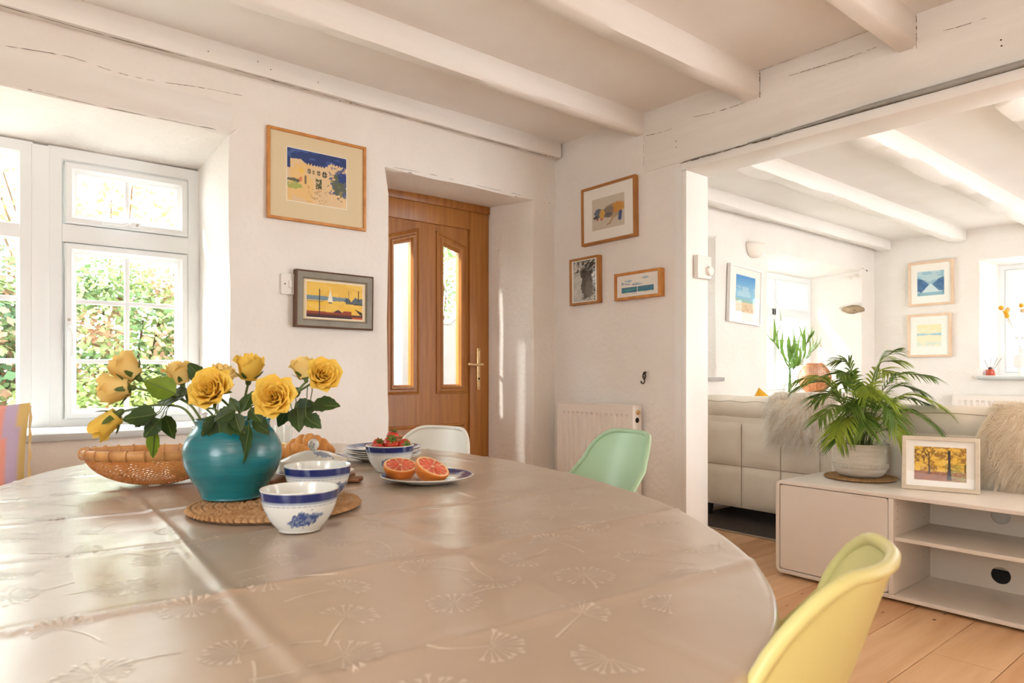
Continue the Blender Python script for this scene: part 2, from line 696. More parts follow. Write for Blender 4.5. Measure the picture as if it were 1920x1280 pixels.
# wall plate along the window wall
V, Fc = [], []
for i in range(61):
    x = -1.85 + (DB - 0.02 + 1.85) * i / 60
    w = 0.004 * mnoise.noise(Vector((x * 2, 3, 1)))
    for (y, z) in ((2.945 + w, ZC + 0.01), (2.937 + w, 2.325), (2.945, 2.295 + w), (2.962, 2.2935 + w), (3.03, 2.307 + w), (3.03, ZC + 0.01)):
        V.append((x, y, z))
for i in range(60):
    for k in range(6):
        k2 = (k + 1) % 6
        Fc.append((i * 6 + k, i * 6 + k2, i * 6 + 6 + k2, i * 6 + 6 + k))
Fc.append(tuple(60 * 6 + k for k in range(6)))
mk('wall_plate', V, Fc, M_BEAM, ceiling)
# timber lintel over the window: a proud board line
uneven_box('window_lintel', -1.0, 0.97, DA - 0.004, DA + 0.03, 2.043, 2.17, M_BEAM, wall_back, 'x', 0.004, 40)


def crack(pts3, wid, parent, n, gaps=0.25, seed=1):
    """a thin jagged dark gap following 3D points; n is the surface normal"""
    rr = random.Random(seed)
    P = smoothcurve(pts3, 14)
    mbk = MB()
    nv = Vector(n)
    i = 0
    while i < len(P) - 2:
        ln = rr.randint(2, 9)
        seg = P[i:min(i + ln + 1, len(P))]
        if len(seg) >= 2:
            V, Fc = [], []
            w = wid * rr.uniform(0.45, 1.1)
            for j, p in enumerate(seg):
                t = (seg[min(j + 1, len(seg) - 1)] - seg[max(j - 1, 0)]).normalized()
                s = nv.cross(t).normalized()
                e = 0.15 if j in (0, len(seg) - 1) else 1
                ww = w * e * rr.uniform(0.6, 1.25)
                p = p + s * rr.uniform(-1, 1) * wid * 0.5
                V += [p + s * ww + nv * 0.0025, p - s * ww + nv * 0.0025]
            Fc = [(2 * j, 2 * j + 1, 2 * j + 3, 2 * j + 2) for j in range(len(seg) - 1)]
            mbk.add(V, Fc)
        i += ln
        if rr.random() < gaps:
            i += rr.randint(1, 3)
    o = mbk.build('crack', M_CRACK, parent, smooth=False)
    return o


nA, nB = (0, -1, 0), (-1, 0, 0)


def cA(pix, wid, gaps, seed, off=0.006):
    pts = []
    for (px, py) in pix:
        x, z = A(px, py, DA - off)
        pts.append((x, DA - off, z))
    crack(pts, wid, wall_back, nA, gaps, seed)


cA([(8, 86), (130, 107), (215, 135), (290, 152), (380, 165), (455, 180)], 0.0011, 0.6, 6)
cA([(52, 168), (80, 174), (190, 200), (310, 224), (430, 248)], 0.0012, 0.35, 7, 0.010)
xs = [A(p, 300, 2.955)[0] for p in (-20, 200, 400, 600, 800, 1000)] + [2.80]
crack([(x, 2.957, 2.2935 + 0.003 * math.sin(x * 9)) for x in xs], 0.0022, ceiling, (0, -0.3, -0.95), 0.10, 8)
xs = [1.75, 2.0, 2.3, 2.6]
crack([(x, DA - 0.004, 2.05 + 0.004 * math.sin(x * 7)) for x in xs], 0.0009, wall_back, nA, 0.7, 9)


def cB(pix, wid, gaps, seed, X=DB - 0.0195):
    pts = []
    for (px, py) in pix:
        y, z = B(px, py, X)
        pts.append((X, y, z))
    crack(pts, wid, wall_right, nB, gaps, seed)


cB([(1211, 255), (1240, 248), (1270, 238)], 0.0014, 0.4, 11)
cB([(1300, 220), (1350, 208), (1398, 192)], 0.0016, 0.3, 12)
cB([(1478, 143), (1530, 127), (1590, 108), (1645, 88)], 0.0012, 0.25, 13)
cB([(1768, 58), (1800, 50), (1860, 30)], 0.0010, 0.5, 14)
cB([(1275, 307), (1330, 292), (1400, 272), (1460, 256)], 0.0022, 0.08, 15)
cB([(1450, 258), (1500, 240), (1600, 212), (1680, 190), (1740, 168), (1830, 146), (1918, 121)], 0.0016, 0.1, 16)
crack([(DB - 0.004, 2.332, z) for z in (2.38, 2.3, 2.2, 2.1)], 0.0014, wall_right, nB, 0.5, 17)
crack([(DB - 0.020, 1.657, z) for z in (2.39, 2.34, 2.28, 2.26)], 0.0016, wall_right, nB, 0.3, 18)
crack([(DB - 0.020, 1.012, z) for z in (2.39, 2.34, 2.28, 2.25)], 0.0016, wall_right, nB, 0.3, 19)
crack([(DB - 0.020, y, ZC - 0.003) for y in (1.66, 1.4, 1.1)], 0.0012, wall_right, nB, 0.5, 20)

# small nail holes in the beams
nb = MB()
for (px, py) in ((390, 97), (483, 116), (507, 131), (596, 155), (637, 190), (657, 194)):
    x, z = A(px, py, 2.934)
    nb.add([(x + 0.0025 * math.cos(t), 2.930, z + 0.0025 * math.sin(t)) for t in np.linspace(0, 6.28, 8)[:-1]], [tuple(range(7))])
for (px, py) in ((1877, 75), (1878, 86), (1268, 265), (1268, 276)):
    y, z = B(px, py, DB - 0.02)
    nb.add([(DB - 0.021, y + 0.003 * math.cos(t), z + 0.003 * math.sin(t)) for t in np.linspace(0, 6.28, 8)[:-1]], [tuple(range(7))])
o = nb.build('nail_holes', M_DARK, ceiling, smooth=False)
o['kind'] = 'stuff'


# ================================================================== windows and door
def pane(parent, poly, y, name='pane', m=None):
    V = [(x, y, z) for x, z in poly] + [(x, y + 0.006, z) for x, z in poly]
    n = len(poly)
    Fc = [tuple(range(n)), tuple(range(2 * n - 1, n - 1, -1))] + [(i, (i + 1) % n, n + (i + 1) % n, n + i) for i in range(n)]
    return mk(name, V, Fc, m or M_GLASS, parent, smooth=False)


FR = lambda w, y0, y1, c=0.008: [(0, y1), (0, y0), (w - c, y0), (w, y0 + c), (w, y1)]
SASH = lambda w, y0, y1: [(0, y1), (0, y0 + 0.006), (0.006, y0), (w * 0.55, y0), (w * 0.7, y0 + 0.008), (w, y0 + 0.016), (w, y1)]


def ringobj(name, poly, prof, m, parent):
    V, Fc = ring_data(poly, prof)
    return mk(name, V, Fc, m, parent, angle=25)


def handle(parent, loc, vertical=True, length=0.12):
    rot = (0, 0, 0) if vertical else (0, math.radians(90), 0)
    h = box('handle', -0.013, 0.013, -0.014, 0, -0.032, 0.032, M_UPVC, parent, 0.005, 2, loc, rot)
    tube('lever', smoothcurve([(0, -0.012, -0.012), (0, -0.03, -0.02), (0.008, -0.034, -0.05), (0.01, -0.032, -length)], 5), 0.0075, M_UPVC, h, 8)
    lathe('screw_cap', [(0.006, 0), (0.006, 0.003), (0, 0.004)], M_STEEL, h, 10, (0, -0.014, 0.018), (math.radians(90), 0, 0))
    return h


YW = 3.37
window_1 = structure(root('window_1', 'white casement window with a top light and glazing bars', 'window', (0, 0, 0)))
del window_1['label'], window_1['category']
ringobj('window_frame', rect(0.352, 0.934, 0.785, 1.955), FR(0.054, YW, YW + 0.07), M_UPVC, window_1)
box('transom', 0.40, 0.89, YW, YW + 0.07, 1.566, 1.642, M_UPVC, window_1, 0.005)
t = ringobj('sash', rect(0.409, 0.883, 1.644, 1.898), SASH(0.044, YW - 0.012, YW + 0.05), M_UPVC, window_1)
pane(t, rect(0.448, 0.846, 1.684, 1.858), YW + 0.02)
box('glazing_bar', 0.632, 0.650, YW + 0.012, YW + 0.034, 1.68, 1.86, M_UPVC, t, 0.003)
handle(t, (0.655, YW - 0.012, 1.664), False)
t = ringobj('sash', rect(0.409, 0.883, 0.83, 1.562), SASH(0.042, YW - 0.012, YW + 0.05), M_UPVC, window_1)
pane(t, rect(0.448, 0.845, 0.868, 1.524), YW + 0.02)
box('glazing_bar', 0.632, 0.650, YW + 0.012, YW + 0.034, 0.865, 1.527, M_UPVC, t, 0.003)
for z in (1.323, 1.072):
    box('glazing_bar', 0.446, 0.847, YW + 0.0115, YW + 0.0345, z - 0.009, z + 0.009, M_UPVC, t, 0.003)
handle(t, (0.421, YW - 0.012, 1.225), True, 0.13)
window_2 = structure(bpy.data.objects.new('window_2', None))
COL.objects.link(window_2)
ringobj('window_frame', rect(-0.42, 0.300, 0.785, 1.955), FR(0.05, YW, YW + 0.07), M_UPVC, window_2)
box('cover_strip', 0.296, 0.356, YW - 0.004, YW + 0.06, 0.79, 1.95, M_UPVC, window_2, 0.004)
box('transom', -0.38, 0.26, YW + 0.001, YW + 0.069, 1.565, 1.622, M_UPVC, window_2, 0.005)
pane(window_2, rect(-0.375, 0.252, 1.618, 1.908), YW + 0.03)
pane(window_2, rect(-0.375, 0.252, 0.832, 1.569), YW + 0.03)
for z in (1.323, 1.072):
    box('glazing_bar', -0.375, 0.252, YW + 0.018, YW + 0.042, z - 0.01, z + 0.01, M_UPVC, window_2, 0.003)
box('glazing_bar', -0.07, -0.05, YW + 0.019, YW + 0.041, 0.83, 1.91, M_UPVC, window_2, 0.003)
# window board
M_SILL = mat('grey_sill', rgb(206, 208, 206), 0.35, rgb(196, 198, 196), 6, spec=0.5)
V = []
tag(box('window_board', -0.46, 0.975, DA - 0.035, YW + 0.02, 0.775, 0.803, M_SILL, None, 0.006),
    'painted grey window board under the casement windows beside the table', 'sill')

# ---- front door
M_OAK = mat('golden_oak', rgb(172, 114, 52), 0.38, rgb(152, 96, 42), 5.0, bump=0.06, bscale=30, stretch=(8, 8, 0.5), spec=0.45)
M_OAKD = mat('golden_oak_edge', rgb(160, 102, 44), 0.4, rgb(136, 82, 32), 5.0, stretch=(8, 8, 0.5), spec=0.45)
M_BRASS = mat('pale_brass', rgb(226, 196, 150), 0.25, metal=0.9)
YD = 3.37
door_1 = structure(bpy.data.objects.new('door_1', None))
COL.objects.link(door_1)
door_1.location = (2.17, YD, 0)
DX, DZ = 2.17, 0.0


def dbox(name, x0, x1, y0, y1, z0, z1, m, parent, bev=0.003):
    return box(name, x0 - DX, x1 - DX, y0 - YD, y1 - YD, z0, z1, m, parent, bev)


dbox('door_stile', 2.490, 2.634, YD, YD + 0.07, 0.0, 2.05, M_OAK, door_1)
dbox('door_stile', 1.715, 1.862, YD, YD + 0.07, 0.0, 2.05, M_OAK, door_1)
dbox('door_head', 1.862, 2.490, YD + 0.0005, YD + 0.07, 1.892, 2.05, M_OAK, door_1)
dbox('door_head_trim', 1.715, 2.634, YD - 0.012, YD - 0.0005, 2.0, 2.05, M_OAKD, door_1)
gl = [(1.972, 0.952), (2.083, 0.952), (2.083, 1.770), (1.972, 1.742)]
gr = [(2.308, 0.952), (2.419, 0.952), (2.419, 1.742), (2.308, 1.770)]
ml = [(1.918, 0.898), (2.137, 0.898), (2.137, 1.856), (1.918, 1.790)]
mr = [(2.254, 0.898), (2.473, 0.898), (2.473, 1.790), (2.254, 1.856)]
# panel with two glazed openings: quads round each hole
yp = YD + 0.018 - YD
x0, x1, z0, z1 = 1.862, 2.490, 0.0, 1.892
mbp = MB()


def panel_around(poly, xa, xb, za, zb):
    outer = [(xa, za), (xb, za), (xb, zb), (xa, zb)]
    V = [(x - DX, yp, z) for x, z in outer + poly]
    mbp.add(V, [(0, 1, 5, 4), (1, 2, 6, 5), (2, 3, 7, 6), (3, 0, 4, 7)])


panel_around(gl, x0, 2.195, 0.80, z1)
panel_around(gr, 2.195, x1, 0.80, z1)
mbp.add([(x0 - DX, yp, z0), (x1 - DX, yp, z0), (x1 - DX, yp, 0.80), (2.195 - DX, yp, 0.80), (x0 - DX, yp, 0.80)], [(0, 1, 2, 3, 4)])
mbp.build('door_panel', M_OAK, door_1, smooth=False)
for q, (g, m_) in enumerate(((gl, ml), (gr, mr))):
    sh = lambda P: [(x - DX, z) for x, z in P]
    V, Fc = ring_data(sh(m_), [(0, yp + 0.001), (0.002, yp - 0.008), (0.012, yp - 0.012), (0.016, yp - 0.006), (0.028, yp - 0.006), (0.034, yp - 0.014), (0.044, yp - 0.013), (0.052, yp - 0.002), (0.055, yp + 0.03), (0.02, yp + 0.03)])
    mk('glass_moulding', V, Fc, M_OAK, door_1, angle=25)
    pane(door_1, sh(g), 0.040)
V, Fc = ring_data([(x - DX, z) for x, z in rect(1.918, 2.473, 0.22, 0.72)], [(0, yp + 0.001), (0.002, yp - 0.008), (0.012, yp - 0.012), (0.02, yp - 0.004), (0.045, yp - 0.004), (0.06, yp - 0.010), (0.07, yp + 0.001)])
mk('lower_moulding', V, Fc, M_OAK, door_1, angle=25)
hb = box('handle_plate', -0.014, 0.014, -0.008, 0, -0.135, 0.125, M_BRASS, door_1, 0.006, 3, (2.552 - DX, 0, 1.05))
tube('lever', smoothcurve([(0, -0.006, 0.022), (0, -0.045, 0.022), (-0.02, -0.052, 0.022), (-0.06, -0.05, 0.02), (-0.105, -0.045, 0.024)], 5), 0.0085, M_BRASS, hb, 10)
lathe('keyhole', [(0.007, 0), (0.007, 0.0015), (0, 0.0016)], M_DARK, hb, 12, (0, -0.008, -0.065), (math.radians(90), 0, 0))
for z in (-0.12, 0.112):
    lathe('screw', [(0.004, 0), (0.004, 0.0012), (0, 0.0014)], M_OAKD, hb, 10, (0, -0.008, z), (math.radians(90), 0, 0))


# ---- living room windows
def simple_window(name, x0, x1, z0, z1, zt, y, bars, rotz=0.0, loc=(0, 0, 0), posts=()):
    w = structure(bpy.data.objects.new(name, None))
    COL.objects.link(w)
    w.location = loc
    w.rotation_euler = (0, 0, rotz)
    ringobj('window_frame', rect(x0, x1, z0, z1), FR(0.055, y, y + 0.07), M_UPVC, w)
    xs = [x0 + 0.05] + list(posts) + [x1 - 0.05]
    for p in posts:
        box('mullion', p - 0.035, p + 0.035, y + 0.001, y + 0.068, z0 + 0.03, z1 - 0.03, M_UPVC, w, 0.004)
    for a, b in zip(xs, xs[1:]):
        a2, b2 = a + 0.012, b - 0.012
        for (za, zb) in ((z0 + 0.055, zt - 0.03), (zt + 0.03, z1 - 0.055)) if zt else ((z0 + 0.055, z1 - 0.055),):
            s = ringobj('sash', rect(a2, b2, za, zb), SASH(0.05, y - 0.012, y + 0.05), M_UPVC, w)
            pane(s, rect(a2 + 0.04, b2 - 0.04, za + 0.04, zb - 0.04), y + 0.02)
            if 'v' in bars:
                c = (a2 + b2) / 2
                box('glazing_bar', c - 0.009, c + 0.009, y + 0.012, y + 0.034, za + 0.04, zb - 0.04, M_UPVC, s, 0.003)
            hgt = zb - za
            nb_ = 1 if (zt and hgt < 0.5) else 2
            if 'h' in bars and hgt > 0.5:
                for q in range(nb_):
                    c = za + hgt * (q + 1) / (nb_ + 1)
                    box('glazing_bar', a2 + 0.04, b2 - 0.04, y + 0.0115, y + 0.0345, c - 0.009, c + 0.009, M_UPVC, s, 0.003)
        if zt:
            box('transom', a, b, y + 0.001, y + 0.069, zt - 0.035, zt + 0.035, M_UPVC, w, 0.004)
    return w


simple_window('window_3', 5.36, 6.87, 0.80, 1.97, 1.60, 3.44, 'vh', posts=(6.16,))
simple_window('window_4', 3.60, 4.46, 0.97, 2.01, 1.65, 3.44, 'vh')
simple_window('window_5', -2.03, -0.60, 0.97, 2.03, 0, 0.315, 'h', rotz=-math.pi / 2, loc=(XF, 0, 0), posts=(-1.32,))
M_SLATE = mat('grey_stone_sill', rgb(172, 168, 160), 0.5, rgb(150, 146, 140), 12, bump=0.1)
tag(box('stone_sill', 3.50, 4.60, DA - 0.05, 3.46, 0.955, 0.985, M_SLATE, None, 0.005), 'grey stone sill behind the sofa, just past the opening', 'sill')
tag(box('slate_sill', 5.24, 7.10, DA - 0.04, 3.46, 0.795, 0.825, M_SLATE, None, 0.005), 'grey stone sill under the lily vase', 'sill')
tag(box('rounded_sill', XF - 0.06, XF + 0.33, 0.5, 2.10, 0.955, 0.986, M_SILL, None, 0.012, 3), 'pale grey rounded sill under the reed diffuser', 'sill')

# ================================================================== the table and what stands on it
ZT = 0.752                                     # top of the cloth
TC, TA, TB, TR = Vector((0.658, 1.519)), 0.693, 1.184, -0.2104
cR, sR = math.cos(TR), math.sin(TR)


def tab(u, v):
    return TC.x + u * cR - v * sR, TC.y + u * sR + v * cR


M_TABLEWOOD = mat('table_wood', rgb(170, 122, 78), 0.5, rgb(140, 96, 58), 4, stretch=(1, 6, 1))
tb = root('dining_table', 'large oval dining table hidden under the patterned oilcloth', 'table', (TC.x, TC.y, 0), TR)
V, Fc = [], []
n = 96
for z, k in ((0.715, 0.985), (0.715, 0.992), (0.745, 0.992), (0.745, 0.985)):
    V += [(TA * k * math.cos(2 * math.pi * i / n), TB * k * math.sin(2 * math.pi * i / n), z) for i in range(n)]
Fc = [tuple(range(n - 1, -1, -1)), tuple(3 * n + i for i in range(n))]
for r_ in range(3):
    Fc += [(r_ * n + i, r_ * n + (i + 1) % n, (r_ + 1) * n + (i + 1) % n, (r_ + 1) * n + i) for i in range(n)]
mk('table_top', V, Fc, M_TABLEWOOD, tb)
for sx in (-1, 1):
    for sy in (-1, 1):
        lathe('leg', [(0.018, 0), (0.024, 0.02), (0.022, 0.3), (0.034, 0.64), (0.034, 0.7145)], M_TABLEWOOD, tb, 16, (sx * 0.36, sy * 0.78, 0))
box('apron', -0.37, 0.37, -0.79, 0.79, 0.655, 0.7145, M_TABLEWOOD, tb, 0.004)

# oilcloth: folds pressed into it run across and along the table
FR3 = math.radians(-3.3)
cF, sF = math.cos(FR3), math.sin(FR3)
FOLD_Y = [0.32, 0.60, 0.905, 1.235, 1.545, 1.85, 2.16, 2.45]
FOLD_X = [-0.05, 0.235, 0.55, 0.86, 1.17]
rnf = random.Random(8)
fsign = [rnf.choice((-1, 1)) for _ in range(20)]


def cloth_dz(x, y):
    fx, fy = x * cF + y * sF, -x * sF + y * cF
    d = 0.0
    for k, f in enumerate(FOLD_Y):
        e = fy - f - 0.004 * math.sin(fx * 5 + k)
        d += 0.0034 * math.exp(-(e / 0.008) ** 2) + 0.0024 * math.exp(-abs(e) / 0.045) * fsign[k]
    for k, f in enumerate(FOLD_X):
        e = fx - f - 0.008 * math.sin(fy * 4 + k * 2)
        a = 1.0 if k == 1 else 0.25
        d += a * (0.0036 * math.exp(-(e / 0.008) ** 2) + 0.0022 * math.exp(-abs(e) / 0.05) * fsign[k + 8])
    d += 0.0012 * mnoise.noise(Vector((x * 5, y * 5, 0.3))) + 0.0006 * mnoise.noise(Vector((x * 16, y * 30, 2.3)))
    return d


M_CLOTH = mat('oilcloth', rgb(186, 166, 145), 0.29, rgb(180, 159, 137), 5.0, bump=0.05, bscale=22, spec=0.9, coat=0.5)
NA_, NR_ = 420, 120
V, Fc = [], []
prof = [(k / NR_, 0.0) for k in range(1, NR_ + 1)]
prof += [(1.0 + 0.010 * math.sin(a), -0.010 * (1 - math.cos(a))) for a in (0.4, 0.8, 1.2, 1.57)]
prof += [(1.010, -0.02 - 0.15 * k / 14) for k in range(1, 15)]
cx, cy = tab(0, 0)
V.append((cx, cy, ZT + cloth_dz(cx, cy)))
for (s, dz) in prof:
    for i in range(NA_):
        a = 2 * math.pi * i / NA_
        drop = max(0.0, -dz - 0.012)
        rip = drop * (0.16 * math.sin(a * 15 + 0.8) + 0.10 * math.sin(a * 24 + 2) + 0.1 * math.sin(a * 7))
        k = s + rip * 0.6 + (0.10 * drop)
        x, y = tab(TA * k * math.cos(a), TB * k * math.sin(a))
        f = max(0.0, min(1.0, 1 - drop * 30))
        V.append((x, y, ZT + dz + cloth_dz(x, y) * f))
Fc = [(0, 1 + i, 1 + (i + 1) % NA_) for i in range(NA_)]
for k in range(len(prof) - 1):
    for i in range(NA_):
        j = (i + 1) % NA_
        Fc.append((1 + k * NA_ + i, 1 + (k + 1) * NA_ + i, 1 + (k + 1) * NA_ + j, 1 + k * NA_ + j))
cloth = mk('tablecloth', V, Fc, M_CLOTH, None, angle=0)
tag(cloth, 'glossy beige oilcloth with pale dandelion print over the oval table', 'tablecloth')

# printed dandelion heads and stalks, a little paler than the cloth
M_DAND = mat('pale_print', rgb(216, 203, 187), 0.33, spec=0.9, coat=0.5)
dm = MB()
rd = random.Random(21)


def strip(p, q, w0, w1, bend=0.0, n=4):
    p, q = Vector(p), Vector(q)
    t = (q - p)
    s = Vector((-t.y, t.x)).normalized()
    V = []
    for i in range(n + 1):
        k = i / n
        c = p + t * k + s * bend * 4 * k * (1 - k)
        w = w0 + (w1 - w0) * k
        for sg in (-1, 1):
            e = c + s * sg * w
            V.append((e.x, e.y, ZT + cloth_dz(e.x, e.y) + 0.0005))
    dm.add(V, [(2 * i, 2 * i + 1, 2 * i + 3, 2 * i + 2) for i in range(n)])


spots = []
tries = 0
while len(spots) < 150 and tries < 6000:
    tries += 1
    u, v = rd.uniform(-0.92, 0.92) * TA, rd.uniform(-0.95, 0.95) * TB
    if (u / TA) ** 2 + (v / TB) ** 2 > 0.86:
        continue
    if all((u - a) ** 2 + (v - b) ** 2 > 0.105 ** 2 for a, b in spots):
        spots.append((u, v))
for (u, v) in spots:
    x, y = tab(u, v)
    c = Vector((x, y))
    a0 = rd.uniform(0, 6.28)
    R = rd.uniform(0.026, 0.036)
    full = rd.random() < 0.4
    span = 6.28 if full else 3.6
    for i in range(20 if full else 13):
        a = a0 + span * (i + rd.uniform(-.2, .2)) / (20 if full else 13)
        d = Vector((math.cos(a), math.sin(a)))
        rr = R * rd.uniform(0.75, 1.0)
        strip(c + d * 0.003, c + d * rr, 0.0003, 0.0006, 0, 2)
        for off in (-0.28, 0, 0.28):
            d2 = Vector((math.cos(a + off), math.sin(a + off)))
            strip(c + d * rr, c + d * rr + d2 * R * 0.28, 0.0004, 0.0009, 0, 1)
    sa = a0 + span / 2 + math.pi + rd.uniform(-.4, .4)
    d = Vector((math.cos(sa), math.sin(sa)))
    if ((u + d.x * .09) / TA) ** 2 + ((v + d.y * .09) / TB) ** 2 < 0.85:
        strip(c, c + d * rd.uniform(0.06, 0.09), 0.0006, 0.0018, rd.uniform(-0.008, 0.008), 5)
o = dm.build('dandelion_print', M_DAND, cloth, smooth=False)
o['kind'] = 'stuff'


def on_table(px, py, z=ZT):
    return G(px, py, z)


def at_depth(px, d, z=ZT):
    dx, dy = ray(px)
    return Vector((d * dx, d * dy, z))


# ---- woven seagrass mat under the vase
M_GRASS = mat('seagrass', rgb(206, 166, 120), 0.8, rgb(178, 134, 88), 40, bump=0.2, bscale=120)
M_GRASS2 = mat('seagrass_dark', rgb(120, 82, 50), 0.8, rgb(92, 62, 36), 40, bump=0.5, bscale=120)


def braid_mat(name, label, loc, R, rows, group=None, cat='placemat', ry=1.0):
    r0 = root(name, label, cat, loc, 0.3, group)
    lathe('mat_base', [(0, 0.0005), (R * 0.985, 0.0005), (R * 0.985, 0.005), (0, 0.006)], M_GRASS2, r0, 48)
    for k in range(rows):
        rr = R * (k + 0.7) / rows
        mb = MB()
        w = R / rows
        cnt = max(8, int(2 * math.pi * rr / (w * 0.62)))
        if k < rows - 4:
            cnt = max(8, cnt // 2)
        for i in range(cnt):
            a = 2 * math.pi * i / cnt
            for sg in (-1, 1):
                c = Vector((math.cos(a) * (rr + sg * w * 0.22), math.sin(a) * (rr + sg * w * 0.22), 0.0055))
                t = Vector((-math.sin(a), math.cos(a), 0)) + Vector((math.cos(a), math.sin(a), 0)) * sg * 0.85
                t.normalize()
                s = Vector((-t.y, t.x, 0))
                L, W, Hh = w * 0.66, w * 0.27, 0.0075
                V = [c - t * L, c + s * W, c + t * L, c - s * W, c + Vector((0, 0, Hh)), c - t * L * .5 + Vector((0, 0, Hh * .75)), c + t * L * .5 + Vector((0, 0, Hh * .75))]
                mb.add(V, [(0, 3, 5), (0, 5, 1), (1, 5, 4), (1, 4, 6), (1, 6, 2), (2, 6, 3), (3, 6, 4), (3, 4, 5)])
        mb.build('braid', M_GRASS, r0, angle=0)
    return r0


MATC = at_depth(518, 1.405)
braid_mat('placemat', 'round braided seagrass mat under the teal vase', MATC, 0.164, 8)
ZM = ZT + 0.0132

# ---- teal vase
M_TEAL = mat('teal_glaze', rgb(32, 128, 136), 0.24, rgb(22, 108, 120), 5, bump=0.12, bscale=30, stretch=(1, 1, 9), spec=0.55, coat=0.3)
VC = at_depth(437, 1.455, ZM)
vase = root('vase', 'round teal glazed vase holding yellow roses', 'vase', VC)
outer = [(0.0, 0.0), (0.058, 0.0), (0.062, 0.003), (0.068, 0.018), (0.084, 0.045), (0.0945, 0.070), (0.0985, 0.092), (0.0965, 0.110), (0.089, 0.128), (0.079, 0.142), (0.0735, 0.150), (0.0735, 0.158), (0.0755, 0.163), (0.0735, 0.1655), (0.070, 0.163), (0.069, 0.150), (0.085, 0.125), (0.092, 0.09), (0.06, 0.02), (0, 0.015)]
pc = [Vector((r_, z_, 0)) for r_, z_ in outer]
lathe('vase_body', [(max(0, p.x), p.y) for p in pc[:3]] + [(p.x, p.y) for p in smoothcurve(pc[2:13], 4)] + [(p.x, p.y) for p in pc[13:]], M_TEAL, vase, 72, angle=0)
M_WATER = mat('vase_water', rgb(60, 84, 70), 0.1)
lathe('water', [(0, 0.10), (0.089, 0.10), (0, 0.1005)], M_WATER, vase, 32)

# ---- roses
M_PETAL = mat('rose_petal', rgb(250, 222, 112), 0.55, rgb(248, 204, 82), 18, transl=0.35, spec=0.25, lo=0.3, hi=0.75)
M_PETALP = mat('rose_petal_pale', rgb(252, 230, 160), 0.55, rgb(248, 212, 118), 18, transl=0.4, spec=0.25, lo=0.3, hi=0.75)
M_STEM = mat('rose_stem', rgb(92, 112, 46), 0.5, rgb(74, 92, 38), 30)
M_LEAF = mat('rose_leaf', rgb(62, 88, 34), 0.42, rgb(42, 66, 26), 25, transl=0.25, spec=0.5)
M_LEAFB = mat('rose_leaf_fresh', rgb(132, 156, 40), 0.45, rgb(104, 132, 34), 20, transl=0.4, spec=0.4)
CAMR, CAMU, CAMT = Vector((RX, RY, 0)), Vector((0, 0, 1)), Vector((-FX, -FY, 0))


def petal_mesh(name, rb, rt, h, phi, half, curl, tilt, seed):
    """one petal: a curved sheet round the flower axis"""
    rs = random.Random(seed)
    nu, nv = 9, 8
    V = []
    wv = rs.uniform(0, 6)
    for i in range(nu):
        u = -1 + 2 * i / (nu - 1)
        for j in range(nv):
            v = j / (nv - 1)
            wprof = (0.45 + 0.55 * math.sin(math.pi * min(1, 0.12 + v * 0.72))) * (1 - 0.30 * max(0, v - 0.7) / 0.3)
            ang = phi + u * half * wprof
            rr = rb + (rt - rb) * (math.sin(v * math.pi / 2) ** 0.9)
            rr += curl * max(0, v - 0.62) ** 1.6 * (0.6 + 0.7 * u * u) + 0.0012 * u * tilt
            z = h * (v ** 0.9) * (1 - 0.20 * u * u * v) - curl * 0.55 * max(0, v - 0.72) ** 1.4
            rr += 0.0007 * math.sin(u * 5 + wv) * v
            z += 0.0009 * math.sin(u * 6 + wv * 2) * v
            V.append((rr * math.cos(ang), rr * math.sin(ang), z))
    return mesh(name, V, grid_faces(nu, nv), True, 0)


def flower(kind):
    out = []
    if kind == 'open':
        N_ = 30
        for i in range(N_):
            t = i / (N_ - 1)
            phi = i * 2.399963
            rt = 0.003 + 0.036 * t ** 1.05
            rb = 0.002 + 0.012 * t
            h = 0.040 - 0.010 * t ** 2
            out.append(petal_mesh('petal', rb, rt, h, phi, 1.5 - 0.72 * t, 0.004 + 0.028 * t, rnf.uniform(-1, 1), i))
    elif kind == 'half':
        N_ = 17
        for i in range(N_):
            t = i / (N_ - 1)
            rt = 0.003 + 0.023 * t
            rb = 0.003 + 0.012 * t
            h = 0.052 - 0.006 * t
            out.append(petal_mesh('petal', rb, rt, h, i * 2.399963, 1.5 - 0.5 * t, 0.002 + 0.03 * t * t, rnf.uniform(-1, 1), 50 + i))
    else:
        N_ = 11
        for i in range(N_):
            t = i / (N_ - 1)
            rt = 0.002 + 0.016 * t
            rb = 0.004 + 0.011 * t
            h = 0.05 - 0.004 * t
            out.append(petal_mesh('petal', rb, rt, h, i * 2.399963, 1.4 - 0.3 * t, 0.001 + 0.014 * t * t, rnf.uniform(-1, 1), 90 + i))
    return out


def sepal_mesh(R, open_):
    mb = MB()
    for k in range(5):
        a = k * 2 * math.pi / 5
        V = []
        for j in range(6):
            v = j / 5
            w = 0.0065 * (1 - v) ** 0.7 * (0.6 + v)
            rr = 0.003 + (R * 0.92) * math.sin(v * 1.5) + open_ * 0.012 * v * v
            z = -0.004 + 0.030 * v * (1 - 0.6 * open_) - open_ * 0.01 * v * v
            for sg in (-1, 0, 1):
                V.append((rr * math.cos(a) - sg * w * math.sin(a), rr * math.sin(a) + sg * w * math.cos(a), z + abs(sg) * 0.001))
        mb.add(V, grid_faces(6, 3))
    mb.lathe([(0.001, -0.012), (0.0045, -0.009), (0.0055, -0.004), (0.004, 0.001)], 10)
    return mesh('calyx', mb.V, mb.F, True, 0)


